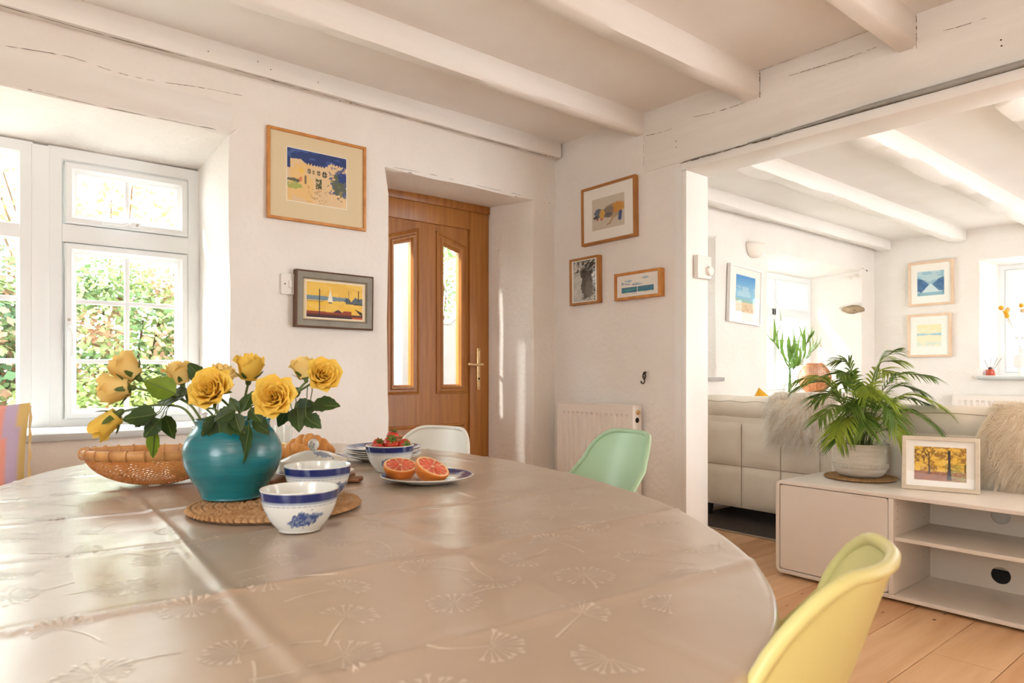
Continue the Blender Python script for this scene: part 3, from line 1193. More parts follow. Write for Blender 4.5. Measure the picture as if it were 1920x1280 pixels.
FL = {k: flower(k) for k in ('open', 'half', 'bud')}
SEP = {'open': sepal_mesh(0.024, 0.9), 'half': sepal_mesh(0.024, 0.35), 'bud': sepal_mesh(0.021, 0.2)}
SIZE = {'open': 0.082, 'half': 0.056, 'bud': 0.042}
HALFH = {'open': 0.018, 'half': 0.026, 'bud': 0.026}


def leaf_data(L, W, droop, fold=0.35, seed=0):
    nl, nw = 11, 7
    V = []
    for i in range(nl):
        t = i / (nl - 1)
        w = W * (math.sin(math.pi * t ** 0.78) ** 0.85) * (1 - 0.25 * t) + 0.0004
        ser = 1 + (0.05 if i % 2 else -0.05)
        for j in range(nw):
            s = -1 + 2 * j / (nw - 1)
            x = s * w * (ser if abs(s) > 0.9 else 1)
            z = fold * abs(x) * 0.5 - droop * L * t * t + 0.0012 * math.sin(t * 22 + seed) * abs(s)
            V.append((x, L * t, z))
    return V, grid_faces(nl, nw)


roses = [  # px, py, depth, kind, axis (right, up, toward), size px, label, pale
    (233, 688, 1.47, 'half', (-0.72, 0.66, 0.2), 60, 'half-open yellow rose leaning left, topmost of the three over the basket', 1),
    (212, 731, 1.43, 'half', (-0.93, -0.12, 0.25), 60, 'half-open yellow rose facing sideways just below the tallest one over the basket', 1),
    (194, 797, 1.42, 'bud', (-0.70, -0.62, 0.2), 50, 'drooping yellow rose bud hanging above the basket rim', 0),
    (334, 697, 1.56, 'half', (-0.25, 0.9, 0.1), 50, 'pale yellow rose half hidden behind a broad green leaf', 1),
    (394, 728, 1.37, 'open', (-0.05, 0.45, 0.88), 82, 'wide open yellow rose above the left side of the teal vase', 0),
    (418, 703, 1.52, 'half', (0.35, 0.85, 0.0), 50, 'yellow rose peeping out behind the open rose above the vase', 1),
    (468, 686, 1.46, 'half', (0.12, 0.97, 0.1), 56, 'upright yellow rosebud on a bare straight stem', 0),
    (513, 743, 1.36, 'open', (0.12, 0.22, 0.95), 80, 'wide open yellow rose facing forward, lowest of the open ones', 0),
    (568, 688, 1.54, 'half', (-0.25, 0.9, -0.1), 46, 'yellow rose tucked behind the tallest open rose', 1),
    (606, 702, 1.45, 'open', (0.45, 0.30, 0.78), 66, 'tall open yellow rose leaning away from the window', 0),
]
leaves = {  # rose index -> leaves (base px, tip px, width ratio, fresh)
    0: [((330, 738), (268, 712), .40, 1), ((352, 738), (288, 755), .42, 0)],
    1: [((292, 775), (228, 786), .33, 0), ((295, 777), (248, 798), .36, 0), ((311, 778), (325, 824), .42, 0)],
    2: [((301, 785), (269, 820), .34, 0), ((290, 805), (285, 860), .28, 1)],
    3: [((380, 712), (352, 680), .42, 0), ((350, 750), (378, 715), .38, 0)],
    4: [((409, 776), (416, 838), .48, 0), ((402, 780), (376, 819), .32, 0), ((440, 768), (400, 790), .4, 0)],
    5: [((453, 772), (475, 730), .36, 0), ((430, 790), (462, 815), .42, 0)],
    6: [((468, 795), (455, 870), .27, 0), ((446, 770), (430, 745), .4, 0), ((440, 775), (452, 812), .4, 0)],
    7: [((474, 786), (507, 813), .42, 0), ((490, 770), (520, 775), .42, 0), ((470, 765), (492, 792), .42, 0)],
    8: [((551, 768), (597, 760), .42, 0), ((539, 766), (520, 801), .32, 0), ((545, 742), (565, 727), .45, 0)],
    9: [((586, 757), (638, 761), .36, 0), ((556, 764), (561, 810), .42, 0), ((574, 780), (601, 801), .42, 0)],
}
rdl = random.Random(77)
for i, (px, py, d, kind, ax, spx, label, pale) in enumerate(roses):
    c = D(px, py, d)
    axis = (CAMR * ax[0] + CAMU * ax[1] + CAMT * ax[2]).normalized()
    sc = (spx * d / F) / SIZE[kind]
    base = VC + Vector((rdl.uniform(-.03, .03), rdl.uniform(-.03, .03), 0.02))
    R_ = root('rose', label, 'rose', base, 0, 'yellow roses in the teal vase')
    rel = c - base - axis * HALFH[kind] * sc
    Mrot = axis.to_track_quat('Z', 'Y')
    for me in FL[kind]:
        p = link('petal', me, M_PETAL, R_, rel)
        if pale:
            p.material_slots[0].link = 'OBJECT'
            p.material_slots[0].material = M_PETALP
        p.rotation_mode = 'QUATERNION'
        p.rotation_quaternion = Mrot
        p.scale = (sc, sc, sc)
    p = link('calyx', SEP[kind], M_STEM, R_, rel)
    p.rotation_mode = 'QUATERNION'
    p.rotation_quaternion = Mrot
    p.scale = (sc, sc, sc)
    end = rel - axis * 0.008
    neck = Vector((0.0, 0.0, 0.135)) + Vector((end.x, end.y, 0)) * 0.30
    if neck.xy.length > 0.055:
        neck.xy = neck.xy.normalized() * 0.055
    neck += Vector((rdl.uniform(-.012, .012), rdl.uniform(-.012, .012), 0.012))
    mid = (neck + end) * 0.5 - axis * 0.02 + Vector((0, 0, 0.008))
    stem = smoothcurve([(0, 0, 0), neck, mid, end], 7)
    tube('stem', stem, 0.0026, M_STEM, R_, 7)
    for q, (b, t, wr, fresh) in enumerate(leaves[i]):
        dd = d + rdl.uniform(-0.03, 0.03) - 0.02
        if b[1] > 760 and 380 < b[0] < 510:
            dd = VC.xy.length * 0.98 if False else 1.455 - 0.085
            dd = min(dd, 1.455 - 0.083)
        pb, pt = D(b[0], b[1], dd), D(t[0], t[1], dd + rdl.uniform(-0.02, 0.015))
        ln = (pt - pb)
        L_ = ln.length
        yv = ln.normalized()
        nrm = (CAMT * rdl.uniform(0.5, 0.9) + CAMU * rdl.uniform(0.25, 0.7) + CAMR * rdl.uniform(-.4, .4))
        zv = (nrm - yv * nrm.dot(yv)).normalized()
        xv = yv.cross(zv)
        V, Fc = leaf_data(L_, L_ * wr, rdl.uniform(0.02, 0.12), 0.35, q)
        M3 = Matrix((xv, yv, zv)).transposed()
        V = [M3 @ Vector(v) for v in V]
        lf = mk('leaf', V, Fc, M_LEAFB if fresh else M_LEAF, R_, pb - base, None, True, 0)
        # stalk from the nearest point of the stem
        near = min(stem[6:], key=lambda p_: (p_ - (pb - base)).length)
        tube('leaf_stalk', smoothcurve([near - (pb - base), (near - (pb - base)) * 0.5 + Vector((0, 0, 0.006)), (0, 0, 0), M3 @ Vector((0, L_ * 0.9, -0.0006))], 4), 0.0011, M_STEM, lf, 5)


# ---- blue and white china
def china_bowl_mesh(name, motif, seed):
    prof = []
    R, H_ = 0.0665, 0.0735
    out = [(0.033, 0.0), (0.036, 0.001), (0.0375, 0.004), (0.046, 0.014), (0.0555, 0.029), (0.0615, 0.044), (0.0650, 0.058), (0.0665, 0.0725)]
    pts = [(p.x, p.y) for p in smoothcurve([Vector((a, b, 0)) for a, b in out], 7)]
    inn = [(0.0660, 0.0735), (0.0650, 0.0735), (0.0640, 0.0715), (0.0620, 0.057), (0.0585, 0.044), (0.051, 0.027), (0.04, 0.015), (0.02, 0.008), (0.0, 0.0075)]
    prof = [(0.0, 0.002), (0.03, 0.002)] + pts + inn
    n = 180
    V, Fc = lathe_data(prof, n)
    me = mesh(name, V, Fc, True, 0)
    no = len(prof)
    P = np.array(V)
    z = P[:, 2]
    ang = np.arctan2(P[:, 1], P[:, 0])
    ring_i = np.repeat(np.arange(no), n)
    outside = (ring_i >= 2) & (ring_i < 2 + len(pts))
    white = np.array([lin(226), lin(228), lin(222)])
    blue = np.array([lin(30), lin(44), lin(104)])
    mid = np.array([lin(120), lin(138), lin(170)])
    dk = np.array([lin(60), lin(82), lin(138)])
    C = np.tile(white, (len(P), 1))

    def put(mask, c, k=1.0):
        C[mask] = C[mask] * (1 - k) + c * k
    put(outside & (z > 0.0575) & (z < 0.0705), blue)
    put(outside & (z > 0.0525) & (z <= 0.0575), mid, 0.75)
    put(outside & (z > 0.0495) & (z <= 0.052), dk, 0.6)
    put(outside & (z > 0.0495) & (z <= 0.052) & (np.sin(ang * 45) > 0), white, 0.5)
    for m0 in motif:
        da = (ang - m0 + np.pi) % (2 * np.pi) - np.pi
        u, v = da * 0.058, z - 0.027
        nz = fbm(u * 170, v * 170, seed)
        shape = (np.hypot(u / 0.031, (v - 0.12 * u) / 0.0150) + 0.9 * (nz - 0.5)) < 0.92
        put(outside & shape, mid, 0.9)
        put(outside & shape & (fbm(u * 330, v * 330, seed + 5) > 0.47), dk, 0.95)
    setcol(me, C)
    return me


M_CHINA = mat('blue_white_china', rgb(255, 255, 255), 0.12, vcol=True, spec=0.5, coat=0.2)
M_CHINAW = mat('plain_china', rgb(226, 228, 224), 0.12, spec=0.5, coat=0.2)


def face_cam(px, extra=0.0):
    """angle (local) that points at the camera from a thing at image column px"""
    dx, dy = ray(px)
    return math.atan2(-dy, -dx) + extra


for px, d, z, label, mot in ((562, 1.205, ZT + 0.0015, 'empty blue and white porcelain bowl in front of the seagrass mat', (0.12, 2.4, 4.5)),
                             (596, 1.415, ZM, 'empty blue and white porcelain bowl on the mat beside the butter dish', (0.85, 3.0, 5.0)),
                             (731, 1.915, ZT + 0.001, 'blue and white porcelain bowl filled with strawberries', (0.05, 2.2, 4.2))):
    me = china_bowl_mesh('china_bowl', [face_cam(px, m_ if False else 0) + m_ for m_ in mot], int(px))
    tag(link('china_bowl', me, M_CHINA, None, at_depth(px, d, z)), label, 'bowl', 'blue and white bowls on the table')

# strawberries
M_BERRY = mat('strawberry_skin', rgb(196, 42, 34), 0.3, rgb(222, 78, 52), 14, bump=0.5, bscale=90, spec=0.5)
M_SEED = mat('strawberry_seed', rgb(226, 176, 90), 0.5)
M_CAP = mat('strawberry_cap', rgb(112, 134, 50), 0.5, rgb(82, 106, 38), 30)
SB = at_depth(731, 1.915, ZT)


def berry_meshes():
    prof = [(0.0005, -0.021), (0.006, -0.019), (0.012, -0.0125), (0.0165, -0.003), (0.0175, 0.006), (0.0145, 0.012), (0.008, 0.0145), (0.0005, 0.0135)]
    pr = [(max(0.0003, p.x), p.y) for p in smoothcurve([Vector((a, b, 0)) for a, b in prof], 4)]
    V, Fc = lathe_data(pr, 24)
    body = mesh('fruit', V, Fc, True, 0)
    sd = MB()
    for k in range(60):
        t = (k + 0.5) / 60
        i = min(len(pr) - 1, int(2 + t * (len(pr) - 6)))
        a = k * 2.39996
        r_, z_ = pr[i]
        r_ += 0.0002
        c = Vector((r_ * math.cos(a), r_ * math.sin(a), z_))
        s = Vector((-math.sin(a), math.cos(a), 0)) * 0.0005
        u = Vector((0, 0, 0.0009))
        nn = Vector((math.cos(a), math.sin(a), 0)) * 0.0004
        sd.add([c - s, c - u, c + s, c + u, c + nn], [(0, 1, 4), (1, 2, 4), (2, 3, 4), (3, 0, 4)])
    cap = MB()
    for k in range(8):
        a = k * math.pi / 4 + (0.2 if k % 2 else 0)
        V = []
        for j in range(5):
            v = j / 4
            w = 0.0042 * (1 - v) ** 0.8
            rr = 0.001 + 0.016 * v
            z = 0.0145 + 0.004 * math.sin(v * 2.6) + (0.004 if k % 3 == 0 else -0.002) * v
            for sg in (-1, 1):
                V.append((rr * math.cos(a) - sg * w * math.sin(a), rr * math.sin(a) + sg * w * math.cos(a), z))
        cap.add(V, grid_faces(5, 2))
    cap.tube([(0, 0, 0.014), (0.001, 0, 0.02), (0.003, 0, 0.025)], 0.0012, 6)
    return body, mesh('seeds', sd.V, sd.F), mesh('cap', cap.V, cap.F, True, 0)


bb, bs, bc = berry_meshes()
berries = [((-0.034, 0.072, -0.006), (0.9, 0.5, 0.2), 1.0, 'strawberry with upright leafy cap at the rim nearest the vase'), ((-0.026, 0.066, 0.024), (1.9, 0.2, 0), 0.9, 'strawberry lying on its side low against the bowl rim, cap forward'),
           ((0.006, 0.078, 0.012), (0.75, -0.1, 0.5), 1.2, 'large strawberry in the middle with its green cap tipped forward'), ((0.004, 0.094, -0.022), (0.2, 0.1, 1), 0.95, 'strawberry on top of the pile, cap pointing up'),
           ((0.040, 0.073, 0.004), (1.2, 1.0, 0.3), 1.0, 'strawberry at the bowl rim nearest the stacked plates'), ((0.02, 0.064, -0.034), (0.4, 0.6, 1.2), 1.0, 'strawberry half buried at the back of the bowl'),
           ((0.0, 0.042, 0.0), (0.3, 1.2, 0.3), 1.0, 'strawberry at the bottom of the bowl, under the others')]
for (r_, u_, t_), rot, sc, label in berries:
    p = SB + CAMR * r_ + CAMU * u_ + CAMT * t_
    b_ = root('strawberry', label, 'strawberry', p, 0, 'strawberries in the bowl')
    b_.rotation_euler = (rot[0], rot[1], rot[2] - 0.7)
    b_.scale = (sc, sc, sc)
    link('fruit', bb, M_BERRY, b_)
    link('cap', bc, M_CAP, b_)
    link('seeds', bs, M_SEED, b_)['kind'] = 'stuff'


# plates
def plate_mesh(name, R, seed):
    prof = [(0, 0.0015), (R * 0.52, 0.0015), (R * 0.55, 0.0), (R * 0.58, 0.0015), (R * 0.68, 0.005), (R * 0.98, 0.0155), (R, 0.0172), (R * 0.99, 0.0185), (R * 0.96, 0.0178), (R * 0.9, 0.0158), (R * 0.8, 0.0125), (R * 0.7, 0.0092), (R * 0.64, 0.0068), (R * 0.6, 0.0062), (R * 0.4, 0.006), (R * 0.2, 0.0058), (0, 0.0058)]
    n = 160
    V, Fc = lathe_data(prof, n)
    me = mesh(name, V, Fc, True, 0)
    P = np.array(V)
    rr = np.hypot(P[:, 0], P[:, 1]) / R
    ang = np.arctan2(P[:, 1], P[:, 0])
    top = np.repeat(np.arange(len(prof)), n) >= 6
    C = np.tile(np.array([lin(226), lin(228), lin(222)]), (len(P), 1))
    blue = np.array([lin(44), lin(62), lin(124)])
    C[top & (rr > 0.78) & (rr < 0.975)] = blue
    sel = top & (rr > 0.69) & (rr < 0.71)
    C[sel] = C[sel] * 0.4 + blue * 0.6
    sel = top & (rr < 0.45) & (fbm(P[:, 0] * 60, P[:, 1] * 60, seed) > 0.5)
    C[sel] = C[sel] * 0.3 + blue * 0.7
    setcol(me, C)
    return me


PR = 0.117
pm = plate_mesh('plate', PR, 4)
PC = at_depth(801, 1.735)
tag(link('plate', pm, M_CHINA, None, PC + Vector((0, 0, 0.001))), 'blue rimmed plate carrying two grapefruit halves', 'plate')
PS = at_depth(718, 2.16)
plab = ['bottom plate of the stack beside the strawberry bowl', 'second plate up in the stack beside the strawberry bowl', 'middle plate of the stack beside the strawberry bowl', 'fourth plate up in the stack beside the strawberry bowl', 'top plate of the stack beside the strawberry bowl']
for k in range(5):
    o = link('plate', pm, M_CHINA, None, PS + Vector((0.004 * math.sin(k * 2), 0.004 * math.cos(k * 3), 0.001 + 0.0062 * k)))
    o.rotation_euler = (0, 0, k * 0.9)
    tag(o, 'blue and white plate, ' + plab[k], 'plate', 'stacked plates')

# grapefruit halves
M_PEEL = mat('grapefruit_peel', rgb(232, 140, 52), 0.4, rgb(224, 122, 44), 12, bump=0.3, bscale=220, spec=0.45)
M_PITH = mat('grapefruit_pith', rgb(246, 214, 160), 0.6)
M_FLESH = mat('grapefruit_flesh', rgb(214, 84, 58), 0.22, rgb(232, 118, 84), 60, bump=0.6, bscale=130, spec=0.6, sss=0.15)


def grapefruit(px, py, d, R, axis, label):
    c = D(px, py, d)
    g = root('grapefruit_half', label, 'grapefruit', c, 0, 'grapefruit halves')
    ax = (CAMR * axis[0] + CAMU * axis[1] + CAMT * axis[2]).normalized()
    g.rotation_mode = 'QUATERNION'
    g.rotation_quaternion = ax.to_track_quat('Z', 'Y')
    prof = [(0.0005, -R * 0.93)] + [(R * math.sin(t), -R * 0.93 * math.cos(t)) for t in np.linspace(0.12, math.pi / 2, 14)] + [(R * 0.985, 0.0015), (R * 0.95, 0.002)]
    lathe('peel', prof + [(R * 0.93, 0.0)], M_PEEL, g, 48, angle=0)
    lathe('pith', [(R * 0.955, 0.0012), (R * 0.955, 0.0022), (R * 0.86, 0.0024), (R * 0.86, 0.0), (0, 0)], M_PITH, g, 48)
    for k in range(11):
        a0, a1 = 2 * math.pi * k / 11 + 0.035, 2 * math.pi * (k + 1) / 11 - 0.035
        V = []
        for i in range(7):
            a = a0 + (a1 - a0) * i / 6
            for j in range(7):
                t = 0.1 + 0.77 * j / 6
                e = math.sin(math.pi * i / 6) * math.sin(math.pi * (j + 0.4) / 6.8)
                V.append((R * t * math.cos(a), R * t * math.sin(a), 0.0015 + 0.0028 * max(0, e)))
        mk('segment', V, grid_faces(7, 7), M_FLESH, g, angle=0)
    return g


grapefruit(751, 872, 1.745, 0.043, (0.12, 0.90, 0.27), 'ruby grapefruit half nearer the strawberry bowl')
grapefruit(811, 875, 1.690, 0.044, (0.40, 0.84, 0.24), 'ruby grapefruit half leaning against its twin, clear of the strawberry bowl')

# ---- butter dish on a wooden board
M_BOARDW = mat('chopping_board', rgb(150, 98, 60), 0.5, rgb(118, 72, 42), 6, stretch=(1, 8, 1))
BD = at_depth(588, 1.74)
brd = root('chopping_board', 'dark wooden board under the butter dish', 'board', BD, TH - math.pi / 2 - 0.1)
box('board', -0.11, 0.085, -0.075, 0.075, 0.0015, 0.014, M_BOARDW, brd, 0.005)
box('board_handle', 0.086, 0.125, -0.018, 0.018, 0.0016, 0.0139, M_BOARDW, brd, 0.005)
bd = root('butter_dish', 'blue and white lidded porcelain butter dish', 'butter dish', BD + Vector((0, 0, 0.0145)), TH - math.pi / 2 - 0.12)


def sq_lathe(name, prof, m, parent, ax, ay, e=3.2, n=64, colfn=None):
    """loft of superellipses: profile (scale, z)"""
    V, Fc = [], []
    for (k, z) in prof:
        for i in range(n):
            a = 2 * math.pi * i / n
            c, s = math.cos(a), math.sin(a)
            V.append((k * ax * math.copysign(abs(c) ** (2 / e), c), k * ay * math.copysign(abs(s) ** (2 / e), s), z))
    for i in range(len(prof) - 1):
        for k in range(n):
            k2 = (k + 1) % n
            Fc.append((i * n + k, i * n + k2, (i + 1) * n + k2, (i + 1) * n + k))
    Fc.append(tuple(range(n - 1, -1, -1)))
    Fc.append(tuple((len(prof) - 1) * n + k for k in range(n)))
    me = mesh(name, V, Fc, True, 35)
    if colfn:
        setcol(me, colfn(np.array(V)))
    return link(name, me, m, parent)


def lidcol(P):
    C = np.tile(np.array([lin(226), lin(228), lin(222)]), (len(P), 1))
    blue = np.array([lin(60), lin(78), lin(132)])
    mid = np.array([lin(140), lin(154), lin(178)])
    sel = (P[:, 2] < 0.020)
    C[sel] = blue
    u, v = P[:, 0] - 0.035, P[:, 1] + 0.02
    sel = (np.hypot(u / 0.03, v / 0.016) + (fbm(P[:, 0] * 160, P[:, 1] * 160, 9) - .5) < 0.85) & (P[:, 2] > 0.045)
    C[sel] = mid
    return C


sq_lathe('dish', [(0.78, 0.0), (0.82, 0.002), (1.14, 0.010), (1.16, 0.012), (1.14, 0.0135), (0.9, 0.009), (0.2, 0.008)], M_CHINAW, bd, 0.084, 0.062)
pl = [(1.0, 0.010), (1.0, 0.020), (0.99, 0.030), (0.965, 0.040)] + [(0.965 - 0.965 * t ** 1.0 * 0.93, 0.040 + 0.024 * math.sin(t * math.pi / 2)) for t in np.linspace(0.04, 1, 22)]
lid = sq_lathe('lid', pl, M_CHINA, bd, 0.082, 0.060, colfn=lidcol, n=128)
lathe('knob', [(0.006, 0.060), (0.007, 0.065), (0.0125, 0.072), (0.014, 0.079), (0.012, 0.087), (0.006, 0.0925), (0.0003, 0.0935)], mat('knob_glaze', rgb(226, 228, 222), 0.12, rgb(120, 136, 168), 90, spec=0.5, lo=0.52, hi=0.62), lid, 24, (0, 0, 0))

# ---- croissants on a plate
M_CROI = mat('croissant_crust', rgb(224, 164, 92), 0.5, rgb(190, 118, 54), 9, bump=0.5, bscale=45, spec=0.35, lo=0.4, hi=0.68)


def croissant(loc, rz, L, R, bend, label, tilt=0.0):
    c = root('croissant', label, 'croissant', loc, rz, 'croissants')
    c.rotation_euler = (tilt, 0, rz)
    segs = 7
    for k in range(segs):
        t0, t1 = k / segs, (k + 1) / segs
        V = []
        nl, nr = 7, 18
        for i in range(nl):
            t = t0 - 0.035 + (t1 - t0 + 0.07) * i / (nl - 1)
            tt = min(max(t, 0.0), 1.0)
            s = 2 * tt - 1
            base_r = R * (1 - abs(s) ** 1.8 * 0.82)
            step = 1 + 0.30 * math.sin(math.pi * (i / (nl - 1)) ** (0.7 if s < 0 else 1.4)) - 0.18
            r_ = base_r * step
            cx_, cy_ = s * L / 2, -bend * (s * s)
            for j in range(nr):
                a = 2 * math.pi * j / nr
                wr = 1 + 0.04 * math.sin(a * 3 + k * 2)
                V.append((cx_, cy_ + r_ * wr * math.cos(a), R * 0.95 + max(-R * .93, r_ * 0.95 * wr * math.sin(a)) - (R - base_r) * 0.45))
        Fc = []
        for i in range(nl - 1):
            for j in range(nr):
                j2 = (j + 1) % nr
                Fc.append((i * nr + j, i * nr + j2, (i + 1) * nr + j2, (i + 1) * nr + j))
        Fc += [tuple(range(nr - 1, -1, -1)), tuple((nl - 1) * nr + j for j in range(nr))]
        mk('roll', V, Fc, M_CROI, c, angle=0)
    return c


CP = at_depth(578, 2.07)
tag(link('plate', pm, M_CHINA, None, CP + Vector((0, 0, 0.001))), 'blue and white plate under the croissants', 'plate')
rzc = TH - math.pi / 2
croissant(CP - CAMT * 0.012 + Vector((0, 0, 0.018)) , rzc + 0.05, 0.165, 0.037, 0.03, 'large golden croissant lying behind the butter dish')
croissant(CP + CAMT * 0.062 + CAMR * (-0.02) + Vector((0, 0, 0.018)), rzc + 0.25, 0.13, 0.026, 0.02, 'smaller croissant tucked low behind the butter dish lid')

# ---- glass of orange juice behind the vase
M_TUMB = glassmat('tumbler_glass', (0.97, 0.99, 0.98, 1), 0.08)
M_JUICE = mat('orange_juice', rgb(246, 186, 44), 0.2, spec=0.5)
JG = at_depth(527, 2.12)
jg = root('juice_glass', 'clear tumbler of orange juice behind the vase', 'glass', JG)
lathe('tumbler', [(0, 0.002), (0.027, 0.002), (0.029, 0.006), (0.034, 0.11), (0.0325, 0.11), (0.0275, 0.012), (0, 0.012)], M_TUMB, jg, 32)
lathe('juice', [(0, 0.0125), (0.027, 0.0125), (0.0290, 0.055), (0, 0.0555)], M_JUICE, jg, 32)

# ---- pepper pot hidden behind the roses
PG = at_depth(384, 1.97)
pp = root('porcelain_jar', 'small blue and white porcelain jar behind the vase', 'jar', PG)
me = china_bowl_mesh('jar_body', (0, 2, 4), 3)
link('jar_body', me, M_CHINA, pp, (0, 0, 0.001)).scale = (0.5, 0.5, 1.6)
lathe('jar_lid', [(0.033, 0.118), (0.034, 0.122), (0.024, 0.140), (0.008, 0.148), (0.006, 0.152), (0.009, 0.158), (0.0002, 0.163)], MATS['knob_glaze'], pp, 24)

# ---- bamboo basket
M_BAM = mat('woven_bamboo', rgb(226, 164, 100), 0.5, rgb(208, 138, 74), 20, spec=0.35, transl=0.25)
M_BAMR = mat('bamboo_rim', rgb(222, 168, 104), 0.45, rgb(200, 140, 80), 20)
BK = at_depth(290, 1.69)
bk = root('bamboo_basket', 'shallow round woven bamboo bowl beside the teal vase', 'basket', BK)
bk.rotation_euler = (math.radians(-2), math.radians(2), 0)
RB, HB = 0.152, 0.082


def bprof(t):
    """t 0 centre .. 1 rim"""
    r_ = RB * math.sin(t * math.pi / 2 * 0.99) ** 0.92
    z_ = 0.002 + HB * (1 - math.cos(t * math.pi / 2)) ** 0.95
    return r_, z_


wv = MB()
NS = 88
for row in range(34):
    t = 0.14 + 0.84 * row / 33
    r_, z_ = bprof(t)
    nseg = NS * 2
    V = []
    hw = 0.00185
    r2, z2 = bprof(min(1, t + 0.01))
    tl = math.hypot(r2 - r_, z2 - z_)
    ux, uz = (r2 - r_) / tl, (z2 - z_) / tl
    nx, nz_ = uz, -ux
    for i in range(nseg):
        a = 2 * math.pi * i / nseg
        off = 0.0019 * math.sin(i * math.pi / 2 + 0.78 + (math.pi if row % 2 else 0))
        for sg in (-1, 1):
            rr, zz = r_ + ux * hw * sg + nx * off, z_ + uz * hw * sg + nz_ * off
            V.append((rr * math.cos(a), rr * math.sin(a), zz))
    wv.add(V, [(2 * i, 2 * ((i + 1) % nseg), 2 * ((i + 1) % nseg) + 1, 2 * i + 1) for i in range(nseg)])
o = wv.build('weave', M_BAM, bk, angle=0)
o['kind'] = 'stuff'
rb_ = MB()
for i in range(NS):
    a = 2 * math.pi * i / NS
    V = []
    for k in range(14):
        t = 0.05 + 0.95 * k / 13
        r_, z_ = bprof(t)
        sw = a + 0.5 * t
        w = 0.0013
        V += [(r_ * math.cos(sw) + w * math.sin(sw), r_ * math.sin(sw) - w * math.cos(sw), z_), (r_ * math.cos(sw) - w * math.sin(sw), r_ * math.sin(sw) + w * math.cos(sw), z_)]
    rb_.add(V, [(2 * k, 2 * k + 1, 2 * k + 3, 2 * k + 2) for k in range(13)])
o = rb_.build('basket_ribs', M_BAM, bk, angle=0)
o['kind'] = 'stuff'
rp = [(RB - 0.005, HB - 0.012), (RB + 0.004, HB - 0.013), (RB + 0.007, HB + 0.004), (RB + 0.003, HB + 0.008), (RB - 0.004, HB + 0.008), (RB - 0.007, HB + 0.003), (RB - 0.005, HB - 0.012)]
V, Fc = lathe_data(rp, 72)
mk('basket_rim', V, Fc[:-2], M_BAMR, bk, angle=0)
for i in range(26):
    a = 2 * math.pi * i / 26
    pts = [((RB + 0.0012 + 0.0095 * math.cos(b)) * math.cos(a), (RB + 0.0012 + 0.0095 * math.cos(b)) * math.sin(a), HB - 0.002 + 0.0125 * math.sin(b)) for b in np.linspace(0, 2 * math.pi, 11)[:-1]]
    V, Fc = tube_data(pts, 0.0016, 4, False, True)
    mk('rim_binding', V, Fc, M_BAMR, bk, angle=0)
# pale pears in the basket: one green rounded fruit shows over the rim
M_MELON = mat('pale_green_fruit', rgb(214, 212, 160), 0.45, rgb(196, 198, 136), 10)
fr = root('green_fruit', 'pale green apple resting in the bamboo bowl', 'fruit', BK + CAMR * 0.055 - CAMT * 0.03 + Vector((0, 0, 0.014)))
lathe('fruit', [(0.0003, 0.003), (0.012, 0.0), (0.026, 0.010), (0.034, 0.026), (0.034, 0.042), (0.024, 0.056), (0.008, 0.059), (0.0003, 0.055)], M_MELON, fr, 28, angle=0)
tube('stalk', [(0, 0, 0.054), (0.001, 0, 0.064), (0.004, 0, 0.07)], 0.0012, M_STEM, fr, 6)

